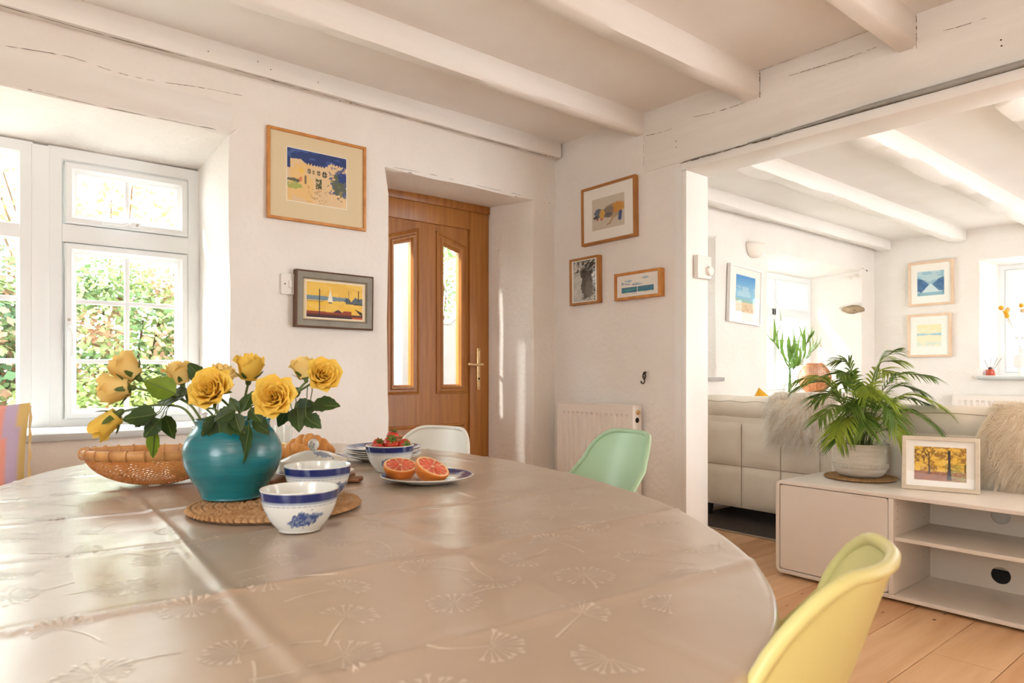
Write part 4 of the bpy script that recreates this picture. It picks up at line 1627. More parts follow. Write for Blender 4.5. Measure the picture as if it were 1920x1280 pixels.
# ================================================================== chairs
def chair(label, color, dark, loc, rz, sc=1.0, gname='moulded shell chairs'):
    """moulded shell on wooden dowel legs; forward is +y"""
    ms = mat('shell_' + color[0], rgb(*color[1]), 0.35, spec=0.45)
    c = root('shell_chair', label, 'chair', loc, rz, gname)
    c.scale = (sc, sc, sc)
    zt, rc = 0.826, 0.085
    st = [  # forward, z, half width, lateral curve (z lift on the seat / forward sweep on the back)
        (0.232, 0.418, 0.185, 0.0, 0.000), (0.228, 0.432, 0.198, 0.0, 0.004), (0.205, 0.443, 0.207, 0.0, 0.012), (0.13, 0.440, 0.219, 0.0, 0.030),
        (0.04, 0.430, 0.229, 0.0, 0.055), (-0.06, 0.425, 0.234, 0.01, 0.090), (-0.14, 0.432, 0.236, 0.035, 0.120), (-0.19, 0.455, 0.236, 0.075, 0.115),
        (-0.212, 0.495, 0.233, 0.128, 0.080), (-0.232, 0.55, 0.226, 0.138, 0.040), (-0.254, 0.61, 0.216, 0.124, 0.015), (-0.275, 0.67, 0.204, 0.098, 0.0), (-0.294, 0.725, 0.190, 0.070, 0.0)]
    for k in range(1, 9):
        a = k / 8 * math.pi / 2
        st.append((-0.294 - 0.032 * math.sin(a), zt - rc - 0.016 + (rc + 0.016) * math.sin(a), 0.188 - rc + rc * math.cos(a) - 0.012 * math.sin(a), 0.070 - 0.016 * math.sin(a) ** 2 - 0.030 * (1 - math.cos(a)), 0.0))
    nu = 25
    V = []
    for (f, z, w, sweep, lift) in st:
        for i in range(nu):
            s = -1 + 2 * i / (nu - 1)
            k = abs(s) ** 2.2
            V.append((s * w, f + sweep * k * (1 if sweep else 0), z + lift * k))
    me = mesh('shell', V, grid_faces(len(st), nu), True, 0)
    sh = link('shell', me, ms, c)
    md = sh.modifiers.new('thick', 'SOLIDIFY')
    md.thickness = 0.006
    md.offset = 0
    edge = [i for i in range(nu)] + [r_ * nu + nu - 1 for r_ in range(1, len(st))] + [(len(st) - 1) * nu + i for i in range(nu - 2, -1, -1)] + [r_ * nu for r_ in range(len(st) - 2, 0, -1)]
    pts = [Vector(V[i]) for i in edge]
    # rolled edge
    V2, F2 = tube_data(pts, 0.0082, 8, False, True)
    mk('rolled_edge', V2, F2, ms, c, angle=0)
    mw = mat('chair_leg_wood', rgb(196, 150, 100), 0.45, rgb(176, 128, 80), 6, stretch=(6, 6, 1))
    for sx in (-1, 1):
        for sy in (-1, 1):
            tube('leg', [(sx * 0.215, sy * 0.205 - 0.01, 0.0), (sx * 0.135, sy * 0.12 - 0.01, 0.40)], [0.0085, 0.0125], mw, c, 12)
    wr = MB()
    for sx in (-1, 1):
        wr.tube([(sx * 0.175, -0.165, 0.205), (-sx * 0.137, 0.110, 0.385)], 0.003, 6)
        wr.tube([(sx * 0.175, 0.155, 0.205), (-sx * 0.137, -0.13, 0.387)], 0.003, 6)
        wr.tube([(sx * 0.135, -0.13, 0.40), (sx * 0.135, 0.11, 0.40)], 0.003, 6)
    wr.build('wire_bracing', M_BLACKIRON, c)
    return c


chair('white moulded shell chair between the table and the wooden front door', ('white', (238, 236, 226)), 0, (1.295, 2.235, 0), math.radians(106), 0.97)
chair('mint green moulded shell chair beside the dining room radiator', ('mint', (170, 200, 164)), 0, (1.50, 1.60, 0), math.radians(72))
chair('pale yellow moulded shell chair tucked under the table facing the TV cabinet side', ('yellow', (216, 208, 140)), 0, (0.698, 0.618, 0), math.radians(16))

# window bench and striped cushion
M_BENCH = mat('bench_wood', rgb(190, 140, 92), 0.5, rgb(160, 112, 70), 5, stretch=(0.5, 6, 1))
bn = root('window_bench', 'wooden bench along the wall under the casement window', 'bench', (-0.45, 2.76, 0))
box('seat', -0.75, 0.75, -0.17, 0.17, 0.43, 0.46, M_BENCH, bn, 0.006)
for sx in (-0.66, 0.66):
    for sy in (-0.13, 0.13):
        box('leg', sx - 0.025, sx + 0.025, sy - 0.025, sy + 0.025, 0, 0.43, M_BENCH, bn, 0.004)


def cushion(name, label, loc, rot, w, h, t, colfn, m, frill=True, group=None):
    c = root(name, label, 'cushion', loc, 0, group)
    c.rotation_euler = rot
    n = 41
    for side, nm in ((-1, 'front_cover'), (1, 'back_cover')):
        V = []
        for i in range(n):
            for j in range(n):
                u, v = -1 + 2 * i / (n - 1), -1 + 2 * j / (n - 1)
                b = max(0, (1 - abs(u) ** 3.0) * (1 - abs(v) ** 3.0)) ** 0.6
                pin = 1 - 0.06 * (1 - abs(v) ** 2) * abs(u) ** 4 if True else 1
                pin2 = 1 - 0.06 * (1 - abs(u) ** 2) * abs(v) ** 4
                wr = 0.004 * mnoise.noise(Vector((u * 5, v * 5, side * 3))) * (1 if b > .1 else 0.3)
                V.append((u * w / 2 * pin, side * (t / 2 * b) + wr, h / 2 + v * h / 2 * pin2))
        me = mesh(nm, V, grid_faces(n, n), True, 0)
        P = np.array(V)
        setcol(me, colfn(P[:, 0] / w + 0.5, P[:, 2] / h))
        link(nm, me, m, c)
    if frill:
        V = []
        mm = 60
        for i in range(mm + 1):
            v = i / mm
            for s in (0, 1):
                V.append((w / 2 * 0.985 + s * (0.007 + 0.002 * math.sin(v * 50)), 0.002 * math.sin(v * 62), v * h * 0.98 + 0.01 * 0))
        mk('fringe', V, grid_faces(mm + 1, 2), mat('fringe_cotton', rgb(222, 196, 140), 0.8, rgb(206, 176, 118), 30), c, angle=0)
    return c


def stripes(u, v):
    C = np.zeros((len(u), 3))
    cols = [(0.0, (236, 226, 178)), (0.12, (214, 170, 110)), (0.2, (150, 160, 190)), (0.30, (232, 160, 150)), (0.40, (240, 226, 180)), (0.50, (236, 172, 120)), (0.58, (112, 118, 150)), (0.66, (240, 228, 182)), (0.76, (240, 168, 152)), (0.87, (206, 186, 214)), (0.94, (228, 198, 130))]
    for a, c in cols:
        C[u >= a] = [lin(q) for q in c]
    return C


M_LINEN = mat('striped_cotton', rgb(255, 255, 255), 0.85, vcol=True, spec=0.15, bump=0.2, bscale=200)
pcu = D(-118, 760, 2.05)
cushion('striped_cushion', 'cushion with broad pastel stripes standing on the window bench', (pcu.x, pcu.y + 0.02, 0.462), (math.radians(-6), 0, TH - math.pi / 2 + 0.45), 0.45, 0.47, 0.15, stripes, M_LINEN)

# ================================================================== pictures
M_FRAME = mat('honey_oak_frame', rgb(214, 150, 78), 0.45, rgb(190, 122, 56), 6, stretch=(3, 3, 3), bump=0.05)
M_FRAMED = mat('oak_box_frame', rgb(186, 128, 66), 0.45, rgb(160, 104, 50), 6, bump=0.05)
M_FRAMEG = mat('grey_green_frame', rgb(140, 132, 116), 0.5, rgb(126, 118, 104), 10)
M_FRAMEE = mat('brown_frame_edge', rgb(96, 66, 44), 0.5)
M_FRAMEW = mat('white_frame', rgb(240, 236, 230), 0.4)
M_FRAMEP = mat('limed_wood_frame', rgb(230, 202, 172), 0.5, rgb(220, 188, 156), 8)
M_MOUNT = mat('cream_mount', rgb(224, 204, 166), 0.8)
M_MOUNTW = mat('white_mount', rgb(242, 236, 226), 0.8)
M_PGLASS = glassmat('picture_glass', (1, 1, 1, 1), 0.03)


def picture(label, wallname, corners, fw, depth, mfr, art, aw, ah, mmount=M_MOUNT, tilt=0.0, back=0.004, adx=0.0, adz=0.0, edge=None, bevel=0.0, glazed=True):
    """corners px: left, right column and top/bottom rows at the centre of the front face"""
    px0, px1, yt, yb = corners
    if wallname == 'A':
        Y = DA - back - depth
        x0, _ = A(px0, yt, Y)
        x1, _ = A(px1, yt, Y)
        pc_ = ((px0 + px1) / 2)
        _, z1 = A(pc_, yt, Y)
        _, z0 = A(pc_, yb, Y)
        loc = ((x0 + x1) / 2, Y, (z0 + z1) / 2)
        w, h, rz = x1 - x0, z1 - z0, 0.0
    else:
        X = (DB if wallname == 'B' else XF) - back - depth
        ya, _ = B(px0, yt, X)
        yb_, _ = B(px1, yt, X)
        pc_ = ((px0 + px1) / 2)
        _, z1 = B(pc_, yt, X)
        _, z0 = B(pc_, yb, X)
        loc = (X, (ya + yb_) / 2, (z0 + z1) / 2)
        w, h, rz = ya - yb_, z1 - z0, -math.pi / 2
    r0 = root('framed_picture', label, 'picture', loc, rz)
    r0.rotation_euler = Matrix.Rotation(rz, 3, 'Z').to_quaternion().to_euler() if not tilt else (Matrix.Rotation(rz, 3, 'Z') @ Matrix.Rotation(tilt, 3, 'Y')).to_euler()
    P = rect(-w / 2, w / 2, -h / 2, h / 2)
    c = 0.002
    prof = [(0, depth), (0, c), (c, 0), (fw - c - bevel, 0), (fw - bevel, c), (fw, 0.008 + bevel), (fw, depth)]
    V, Fc = ring_data(P, prof)
    mk('frame', V, Fc, mfr, r0, angle=25)
    if edge:
        V, Fc = ring_data(P, [(-0.002, depth), (-0.002, 0.001), (0.004, -0.002), (0.006, 0.001), (0.003, 0.004)])
        mk('frame_edge', V, Fc, edge, r0, angle=25)
    box('mount', -w / 2 + fw - 0.001, w / 2 - fw + 0.001, 0.0105, 0.0125, -h / 2 + fw - 0.001, h / 2 - fw + 0.001, mmount, r0)
    box('backing_board', -w / 2 + 0.003, w / 2 - 0.003, depth - 0.003, depth, -h / 2 + 0.003, h / 2 - 0.003, M_FRAMEE, r0)
    if art is not None:
        W, H_ = aw * w, ah * h
        art.obj('artwork', W, H_, r0, 0.0098, adx * w, adz * h)
        V, Fc = ring_data(rect(adx * w - W / 2 - 0.003, adx * w + W / 2 + 0.003, adz * h - H_ / 2 - 0.003, adz * h + H_ / 2 + 0.003), [(0, 0.0104), (0, 0.0095), (0.003, 0.0098)], False)
        mk('mount_bevel', V, Fc, M_MOUNTW, r0)
    if not glazed:
        return r0
    V = [(-w / 2 + fw - .001, 0.0075, -h / 2 + fw - .001), (w / 2 - fw + .001, 0.0075, -h / 2 + fw - .001), (w / 2 - fw + .001, 0.0075, h / 2 - fw + .001), (-w / 2 + fw - .001, 0.0075, h / 2 - fw + .001)]
    mk('glazing', V, [(0, 1, 2, 3)], M_PGLASS, r0, smooth=False)
    return r0


# 1 the house under a dark blue sky
a = Canvas(130, 100, (226, 196, 152))
nz = fbm(a.u * 5, a.v * 5, 2)
a.fill(nz > 0.5, (236, 200, 150), 0.6)
a.fill((a.u < 0.42) & (nz > 0.45) & (a.v < 0.75), (234, 190, 110), 0.55)
edge_ = np.interp(a.u, [0, .05, .05, .22, .3, .6, .65, .72, 1], [.62, .62, .80, .82, .75, .74, .76, .84, .80])
edge_ = edge_ + 0.012 * np.sign(np.sin(a.u * 130)) * (a.u > .3)
a.fill(a.v > edge_, (46, 64, 116))
a.fill((a.v > edge_) & (fbm(a.u * 7, a.v * 14, 6) > .58), (72, 98, 158), .8)
for cx_, cy_, rx_, ry_ in ((.36, .62, .028, .05), (.43, .61, .02, .045), (.52, .61, .03, .05), (.62, .60, .042, .065)):
    a.ell(cx_, cy_, rx_, ry_, (58, 60, 58))
    a.line(cx_, cy_ - ry_, cx_, cy_ + ry_, .004, (222, 190, 140))
    a.line(cx_ - rx_, cy_, cx_ + rx_, cy_, .005, (222, 190, 140))
a.fill((abs(a.u - .52) < .05) & (a.v > .3) & (a.v < .50) & (fbm(a.u * 40, a.v * 30, 3) > .4), (78, 82, 58))
a.fill((abs(a.u - .30) < .014) & (a.v > .36) & (a.v < .52), (70, 66, 56), .8)
a.ell(.1, .40, .10, .035, (70, 84, 76), .9, .8, 4)
a.ell(.1, .30, .12, .06, (150, 172, 84), .8, .9, 5)
a.ell(.22, .44, .03, .05, (216, 120, 84), .8, .6, 6)
a.ell(.24, .60, .05, .05, (238, 196, 70), .7, .7, 8)
a.ell(.90, .50, .16, .24, (52, 78, 130), .9, 1.1, 7)
a.ell(.88, .42, .12, .20, (98, 104, 66), .8, 1.3, 17)
a.ell(.93, .60, .09, .10, (40, 66, 132), .9, .6, 9)
a.fill((a.v < .34) & (abs(a.u - .5) < .18) & (fbm(a.u * 34, a.v * 40, 12) > .62), (186, 140, 92), .7)
picture('large oak framed watercolour of a pale house under a dark blue sky', 'A', (502, 687, 254.5, 420), 0.0125, 0.018, M_FRAME, a, 0.60, 0.585, adz=0.02, adx=-0.01)

# 2 harbour in yellow with boats
a = Canvas(120, 72, (232, 186, 82))
a.fill(fbm(a.u * 8, a.v * 6, 3) > .5, (240, 200, 96), .7)
a.fill((a.v < .5) & (fbm(a.u * 4, a.v * 10, 5) > .5), (236, 190, 56), .7)
a.fill((abs(a.v - .55) < .05 + .02 * fbm(a.u * 14, a.v * 0, 7)) & (a.u < .72), (120, 140, 150))
a.line(.0, .455, .28, .452, .008, (96, 90, 78))
a.poly([(.66, .52), (.70, .60), (.74, .60), (.80, .48), (.7, .46)], (70, 88, 104))
a.poly([(.78, .48), (.86, .64), (.92, .60), (1, .62), (1, .45), (.7, .45)], (92, 104, 110))
a.line(.70, .445, 1, .435, .018, (84, 80, 72))
a.line(.74, .5, .74, .82, .004, (110, 100, 84))
a.line(.92, .5, .92, .84, .006, (58, 52, 46))
a.poly([(.36, .46), (.41, .82), (.46, .46)], (240, 232, 212))
a.ell(.41, .43, .03, .018, (60, 70, 74))
a.fill((a.v < .115 + .0 * a.u), (92, 48, 40))
a.fill((a.v < .05), (60, 36, 34))
a.poly([(0, .10), (0, .17), (.3, .17), (.62, .16), (.66, .22), (.79, .22), (.79, .1)], (150, 66, 42))
a.poly([(.46, .16), (.55, .25), (.64, .16)], (74, 52, 58))
a.fill((a.v < .055) & (a.u > .8), (196, 92, 44))
a.poly([(.85, .30), (1, .20), (1, .10), (.95, .14)], (52, 46, 40))
a.line(.225, .0, .225, .80, .009, (52, 40, 40))
picture('grey framed yellow harbour painting with a white sail, over the light switch', 'A', (556, 699.5, 512, 615), 0.038, 0.035, M_FRAMEG, a, 0.735, 0.635, M_MOUNT, tilt=0.010, edge=M_FRAMEE, bevel=0.006, glazed=False)

# 3 sketch of a dog
a = Canvas(110, 100, (206, 194, 176))
a.ell(.66, .52, .30, .22, (176, 152, 116), .95, .35, 2)
a.ell(.80, .60, .20, .17, (206, 146, 64), .9, .4, 3)
a.ell(.52, .54, .16, .15, (128, 118, 106), .85, .6, 5)
a.ell(.50, .42, .13, .08, (92, 88, 96), .8, .6, 6)
a.ell(.22, .52, .15, .14, (84, 88, 112), .9, .3, 7)
a.ell(.12, .40, .08, .05, (62, 60, 62), .95, .3, 8)
a.ell(.32, .48, .09, .15, (220, 172, 84), .95, .35, 9)
a.ell(.18, .33, .04, .03, (182, 96, 66), .9, .3, 9)
a.ell(.30, .32, .04, .04, (190, 104, 66), .9, .3, 10)
for l in ((.70, .36, .55, .14, .035), (.88, .42, .86, .22, .05)):
    a.line(*l, (186, 158, 122) if l[0] < .8 else (70, 84, 132))
a.line(.55, .14, .47, .12, .022, (176, 148, 112))
picture('oak framed pastel sketch of a dog on a grey ground, uppermost of three', 'B', (1089, 1190, 341, 452), 0.014, 0.032, M_FRAMED, a, 0.60, 0.54, M_MOUNTW, tilt=-0.012)

# 4 black and white otter
a = Canvas(80, 120, (150, 146, 138))
nn = fbm(a.u * 9, a.v * 22 - a.u * 8, 3)
a.fill(nn > .55, (208, 204, 194))
a.fill(nn < .40, (66, 62, 58))
a.fill((a.u < .4) & (a.v < .72) & (nn < .62), (200, 198, 190), .8)
a.ell(.62, .38, .26, .34, (92, 88, 82), .95, .3, 6)
a.ell(.70, .30, .16, .22, (130, 124, 114), .7, .6, 7)
a.ell(.45, .68, .14, .12, (78, 74, 70), .95, .3, 8)
a.ell(.62, .80, .30, .10, (44, 42, 40), .6, .9, 11)
picture('small upright oak box frame with a black and white otter photograph', 'B', (1067, 1121, 482, 570), 0.012, 0.035, M_FRAMED, a, 0.76, 0.86, M_MOUNTW, tilt=-0.012)

# 5 sea sketch
a = Canvas(120, 70, (240, 234, 222))
a.fill((a.v < .42) & (a.v > .10), (78, 128, 150))
a.fill((a.v < .30) & (a.v > .10) & (fbm(a.u * 6, a.v * 20, 3) > .5), (84, 156, 148))
a.fill((a.v < .24) & (a.v > .12) & (fbm(a.u * 8, a.v * 30, 6) > .55), (60, 96, 150))
a.fill((a.v > .5) & (a.v < .95) & (fbm(a.u * 4, a.v * 9, 9) > .58), (150, 178, 196), .8)
a.fill((a.v > .52) & (a.v < .66) & (fbm(a.u * 5, a.v * 20, 10) > .56) & (a.u < .5), (84, 104, 132), .9)
a.line(.5, .05, .5, .42, .006, (236, 230, 220))
a.fill((a.v < .1) & (fbm(a.u * 20, a.v * 12, 4) > .62), (188, 170, 140), .8)
picture('low wide oak box frame with a green and blue sea sketch', 'B', (1151, 1237, 507.5, 559), 0.014, 0.040, M_FRAME, a, 0.70, 0.62, M_MOUNTW, tilt=-0.010)

# 6 beach
a = Canvas(70, 110, (92, 150, 200))
a.fill(a.v > .62, (78, 134, 196))
g_ = np.clip((a.v - .35) / .65, 0, 1)
for k in range(8):
    a.fill((a.v > .36 + k * .08), (150 - k * 12, 200 - k * 9, 214 - k * 2), .6)
a.fill((fbm(a.u * 5, a.v * 8, 4) > .55) & (a.v > .42) & (a.v < .7), (190, 216, 220), .5)
a.fill(a.v < .36, (146, 186, 176))
a.fill(a.v < .27, (214, 190, 150))
a.fill((a.v < .22) & (fbm(a.u * 9, a.v * 12, 7) > .5), (196, 162, 122), .7)
picture('white framed beach scene under a blue sky, hung beneath the wall light', 'A', (1369, 1429, 500, 607), 0.016, 0.03, M_FRAMEW, a, 0.60, 0.64, M_MOUNTW, tilt=0.055, adz=0.02)

# 7 and 8 on the far wall
a = Canvas(80, 64, (150, 186, 200))
a.fill(fbm(a.u * 3, a.v * 10, 5) > .5, (196, 214, 214), .7)
hl = .60 - .30 * (1 - abs(a.u - .55) / .55)
a.fill((a.v < .72 - .28 * np.exp(-((a.u - .5) / .25) ** 2) + .03 * fbm(a.u * 9, a.v * 0, 2)) & (a.v > .18), (84, 122, 160))
a.fill((a.v < .72 - .28 * np.exp(-((a.u - .5) / .25) ** 2)) & (fbm(a.u * 8, a.v * 9, 7) > .55), (60, 98, 146), .8)
a.fill((a.v < .46 - 1.1 * abs(a.u - .5) + .05) & (a.v > 0), (206, 222, 222))
a.fill((a.v < .14), (120, 168, 184), .8)
picture('pale wood framed watercolour of a blue misty valley, above its yellow companion', 'F', (1703, 1787, 489, 572), 0.022, 0.03, M_FRAMEP, a, 0.60, 0.55, M_MOUNTW, tilt=-0.008)
a = Canvas(80, 64, (240, 228, 196))
a.fill((a.v > .6) & (fbm(a.u * 4, a.v * 7, 5) > .45), (246, 222, 166), .8)
a.fill(abs(a.v - .55) < .02 + .09 * abs(a.u - .5) * fbm(a.u * 8, a.v * 2, 3) * 2, (164, 198, 208))
a.fill((a.v < .2) & (fbm(a.u * 5, a.v * 9, 8) > .5), (206, 222, 212), .7)
picture('pale wood framed watercolour of a yellow misty lake, below the blue valley', 'F', (1701, 1783, 588, 669), 0.022, 0.03, M_FRAMEP, a, 0.56, 0.50, M_MOUNTW, tilt=-0.004)

# ================================================================== fittings on the dining room walls
M_SWITCH = mat('white_plastic', rgb(236, 230, 222), 0.4)
x0_, z1_ = A(525, 512)
x1_, z0_ = A(562, 554)
sw = root('light_switch', 'white light switch half hidden by the grey harbour picture', 'switch', ((x0_ + x1_) / 2, DA - 0.002, (z0_ + z1_) / 2))
w_, h_ = (x1_ - x0_) / 2, (z1_ - z0_) / 2
box('plate', -w_, w_, -0.012, 0, -h_, h_, M_SWITCH, sw, 0.003)
box('rocker', -0.012, 0.012, -0.017, -0.0125, -0.016, 0.016, M_SWITCH, sw, 0.002)
lathe('screw', [(0.003, 0), (0.003, 0.0015), (0, 0.0018)], M_DARK, sw, 10, (-w_ * 0.62, -0.012, 0), (math.radians(90), 0, 0))

yh, zh = B(1212, 706)
hk = root('coat_hook', 'small black iron hook with twisted cage on the wall by the opening', 'hook', (DB - 0.004, yh, zh), -math.pi / 2)
mb = MB()
for k in range(4):
    pts = []
    for i in range(13):
        t = i / 12
        a_ = k * math.pi / 2 + t * 3.2
        rr = 0.010 * math.sin(math.pi * t)
        pts.append((rr * math.cos(a_), -0.014 + rr * math.sin(a_) * 0.8, 0.025 - 0.042 * t))
    mb.tube(pts, 0.0022, 5)
mb.build('cage', M_BLACKIRON, hk)
tube('hook', smoothcurve([(0, -0.012, -0.016), (0, -0.012, -0.026), (0, -0.022, -0.036), (0, -0.036, -0.032), (0, -0.040, -0.022)], 5), 0.003, M_BLACKIRON, hk, 8)
box('wall_pin', -0.004, 0.004, -0.014, 0, 0.018, 0.027, M_BLACKIRON, hk, 0.001)


def radiator(label, loc, rz, L, H_, nr, valve_side=1):
    """panel radiator; local x along the wall, y into the wall, z from its lower edge"""
    m = mat('radiator_enamel', rgb(240, 232, 222), 0.3, spec=0.5)
    r0 = root('radiator', label, 'radiator', loc, rz)
    V, Fc = [], []
    xs_ = []
    p = (L - 0.06) / nr
    for k in range(nr):
        a_ = -L / 2 + 0.03 + k * p
        xs_ += [(a_, 0), (a_ + p * 0.30, 0), (a_ + p * 0.40, 1), (a_ + p * 0.85, 1), (a_ + p * 0.95, 0)]
    xs_ = [(-L / 2 + 0.001, 0)] + xs_ + [(L / 2 - 0.001, 0)]
    zs = [(0.0, 0), (0.045, 0), (0.06, 1), (H_ - 0.06, 1), (H_ - 0.045, 0), (H_ - 0.004, 0)]
    for x, a_ in xs_:
        for z, b_ in zs:
            V.append((x, -0.090 + 0.009 * a_ * b_, z))
    mk('front_panel', V, grid_faces(len(xs_), len(zs)), m, r0, angle=30)
    box('top_grille', -L / 2, L / 2, -0.092, -0.02, H_ - 0.004, H_ + 0.004, m, r0, 0.002)
    for sx in (-1, 1):
        x = sx * L / 2
        box('side_cover', min(x, x - sx * 0.003), max(x, x - sx * 0.003), -0.0915, -0.02, 0.002, H_ - 0.0045, m, r0, 0.001)
    box('rear_panel', -L / 2 + 0.005, L / 2 - 0.005, -0.028, -0.02, 0.01, H_ - 0.006, m, r0)
    for sx in (-0.7, 0.7):
        box('bracket', sx * L / 2 - 0.012, sx * L / 2 + 0.012, -0.0195, -0.004, 0.1, H_ - 0.1, m, r0)
    x = valve_side * L / 2
    v = lathe('vent_plug', [(0.013, 0), (0.013, 0.006), (0.010, 0.012), (0.005, 0.012), (0.005, 0.018), (0, 0.018)], M_BRASS, r0, 12, (x, -0.055, H_ - 0.035), (0, math.radians(90 * valve_side), 0))
    lathe('end_port', [(0.014, 0), (0.014, 0.002), (0, 0.002)], M_DARK, r0, 14, (x, -0.058, H_ - 0.075), (0, math.radians(90 * valve_side), 0))
    tube('pipe', [(x - valve_side * 0.02, -0.055, 0.02), (x - valve_side * 0.02, -0.055, -loc[2] + 0.001)], 0.0075, M_STEEL, r0, 10)
    return r0


ya_, zr_ = B(1045, 754, DB - 0.09)
yb2_, _ = B(1187, 760, DB - 0.09)
radiator('white panel radiator in the dining room behind the mint chair', (DB, (ya_ + yb2_) / 2, 0.16), -math.pi / 2, ya_ - yb2_, zr_ - 0.16, 14)
yl_, zl_ = B(1785, 740, XF - 0.09)
radiator('white panel radiator under the living room far window', (XF, yl_ - 0.55, 0.16), -math.pi / 2, 1.1, zl_ - 0.16, 22)

# sensor box on the lining of the opening
xs0 = 2.905
zb_ = CH + (HZ - 500) * 3.45 / F
th = root('thermostat', 'white thermostat with round dial on the side of the opening', 'thermostat', (2.965, y_j - 0.0305, zb_))
box('case', -0.058, 0.058, -0.028, 0, -0.058, 0.058, M_SWITCH, th, 0.005)
lathe('dial', [(0.024, 0), (0.023, 0.016), (0.019, 0.019), (0, 0.019)], M_SWITCH, th, 28, (0.032, -0.028, -0.018), (math.radians(90), 0, 0))

# ================================================================== living room
M_WHITE_LAQ = mat('white_lacquer', rgb(236, 226, 214), 0.3, spec=0.5)
M_LAQ_IN = mat('white_lacquer_inner', rgb(232, 222, 208), 0.25, spec=0.5)
# ---- TV cabinet, front face at x = 3.28, running along y
TX, TY0, TY1, TZ, TD = 3.28, 1.825, 0.10, 0.48, 0.45
tv = root('tv_cabinet', 'long low white cabinet with one closed door and open shelves', 'cabinet', (TX, TY0, 0), -math.pi / 2)
LT = TY0 - TY1                     # local x: 0 (left end) .. LT; local y: depth; z up
rc_, n_ = 0.03, 6


def rrect(x0, x1, z0, z1, r_):
    P = []
    for cx_, cz_, a0 in ((x1 - r_, z0 + r_, -90), (x1 - r_, z1 - r_, 0), (x0 + r_, z1 - r_, 90), (x0 + r_, z0 + r_, 180)):
        for k in range(n_ + 1):
            a_ = math.radians(a0 + 90 * k / n_)
            P.append((cx_ + r_ * math.cos(a_), cz_ + r_ * math.sin(a_)))
    return P


V, Fc = ring_data(rrect(0, LT, 0.012, TZ, rc_), [(0, TD), (0, 0.003), (0.003, 0), (0.017, 0), (0.019, 0.003), (0.019, TD)])
mk('carcass', V, Fc, M_WHITE_LAQ, tv, angle=30)
xd = TY0 - 1.283
box('divider', xd - 0.001, xd + 0.02, 0.0, TD - 0.012, 0.0325, TZ - 0.0205, M_WHITE_LAQ, tv, 0.0015)
dr = None
V, Fc = [], []
P = rrect(0.0225, xd - 0.004, 0.0345, TZ - 0.0225, 0.014)
V = [(x, 0.006, z) for x, z in P] + [(x * 1.0, 0.004, z) for x, z in offset_poly(P, 0.002)]
m_ = len(P)
Fc = [(i, (i + 1) % m_, m_ + (i + 1) % m_, m_ + i) for i in range(m_)] + [tuple(range(m_, 2 * m_))]
V += [(x, 0.022, z) for x, z in P]
Fc += [(2 * m_ + i, 2 * m_ + (i + 1) % m_, (i + 1) % m_, i) for i in range(m_)] + [tuple(range(3 * m_ - 1, 2 * m_ - 1, -1))]
dr = mk('door', V, Fc, M_WHITE_LAQ, tv, angle=30)
box('finger_pull', xd - 0.16, xd - 0.03, 0.0025, 0.0042, TZ - 0.034, TZ - 0.0225, M_LAQ_IN, dr, 0.0006)
box('shelf', xd + 0.021, LT - 0.021, 0.012, TD - 0.013, 0.272, 0.290, M_LAQ_IN, tv, 0.001)
# back panel with round cable holes (real holes)
mbk = MB()
holes = [(TY0 - 0.973, 0.372), (TY0 - 0.973, 0.100)]
xb0, xb1 = 0.02, LT - 0.02
yb_ = TD - 0.011


def hole_patch(cx_, cz_, r_, s):
    k = 24
    inn = [(cx_ + r_ * math.cos(2 * math.pi * i / k), cz_ + r_ * math.sin(2 * math.pi * i / k)) for i in range(k)]
    out = []
    for i in range(k):
        c, s_ = math.cos(2 * math.pi * i / k), math.sin(2 * math.pi * i / k)
        q = s / max(abs(c), abs(s_))
        out.append((cx_ + c * q, cz_ + s_ * q))
    for yy in (yb_, yb_ + 0.006):
        mbk.add([(x, yy, z) for x, z in inn + out], [(i, (i + 1) % k, k + (i + 1) % k, k + i) for i in range(k)])
    mbk.add([(x, yb_, z) for x, z in inn] + [(x, yb_ + 0.006, z) for x, z in inn], [(i, (i + 1) % k, k + (i + 1) % k, k + i) for i in range(k)])


for cx_, cz_ in holes:
    hole_patch(cx_, cz_, 0.039, 0.055)
hx = holes[0][0]
for (a_, b_, c_, d_) in ((xb0, hx - 0.055, 0.03, 0.465), (hx + 0.055, xb1, 0.03, 0.465), (hx - 0.055, hx + 0.055, 0.03, 0.045), (hx - 0.055, hx + 0.055, 0.155, 0.317), (hx - 0.055, hx + 0.055, 0.427, 0.465)):
    mbk.box(a_, b_, yb_, yb_ + 0.006, c_, d_)
mbk.build('back_panel', M_LAQ_IN, tv, smooth=False)
pn = MB()
for yy in (0.045, 0.36):
    for zz in (0.43, 0.40, 0.365, 0.33, 0.24, 0.21, 0.17, 0.14):
        if 0.26 < zz < 0.3:
            continue
        pn.add([(xd + 0.0206, yy + 0.0028 * math.cos(t), zz + 0.0028 * math.sin(t)) for t in np.linspace(0, 6.283, 9)[:-1]], [tuple(range(8))])
o = pn.build('peg_holes', M_DARK, tv, smooth=False)
o['kind'] = 'stuff'
for xx in (0.06, LT / 2, LT - 0.06):
    for yy in (0.05, TD - 0.06):
        lathe('foot', [(0.015, 0.0005), (0.015, 0.013)], M_DARK, tv, 12, (xx, yy, 0))

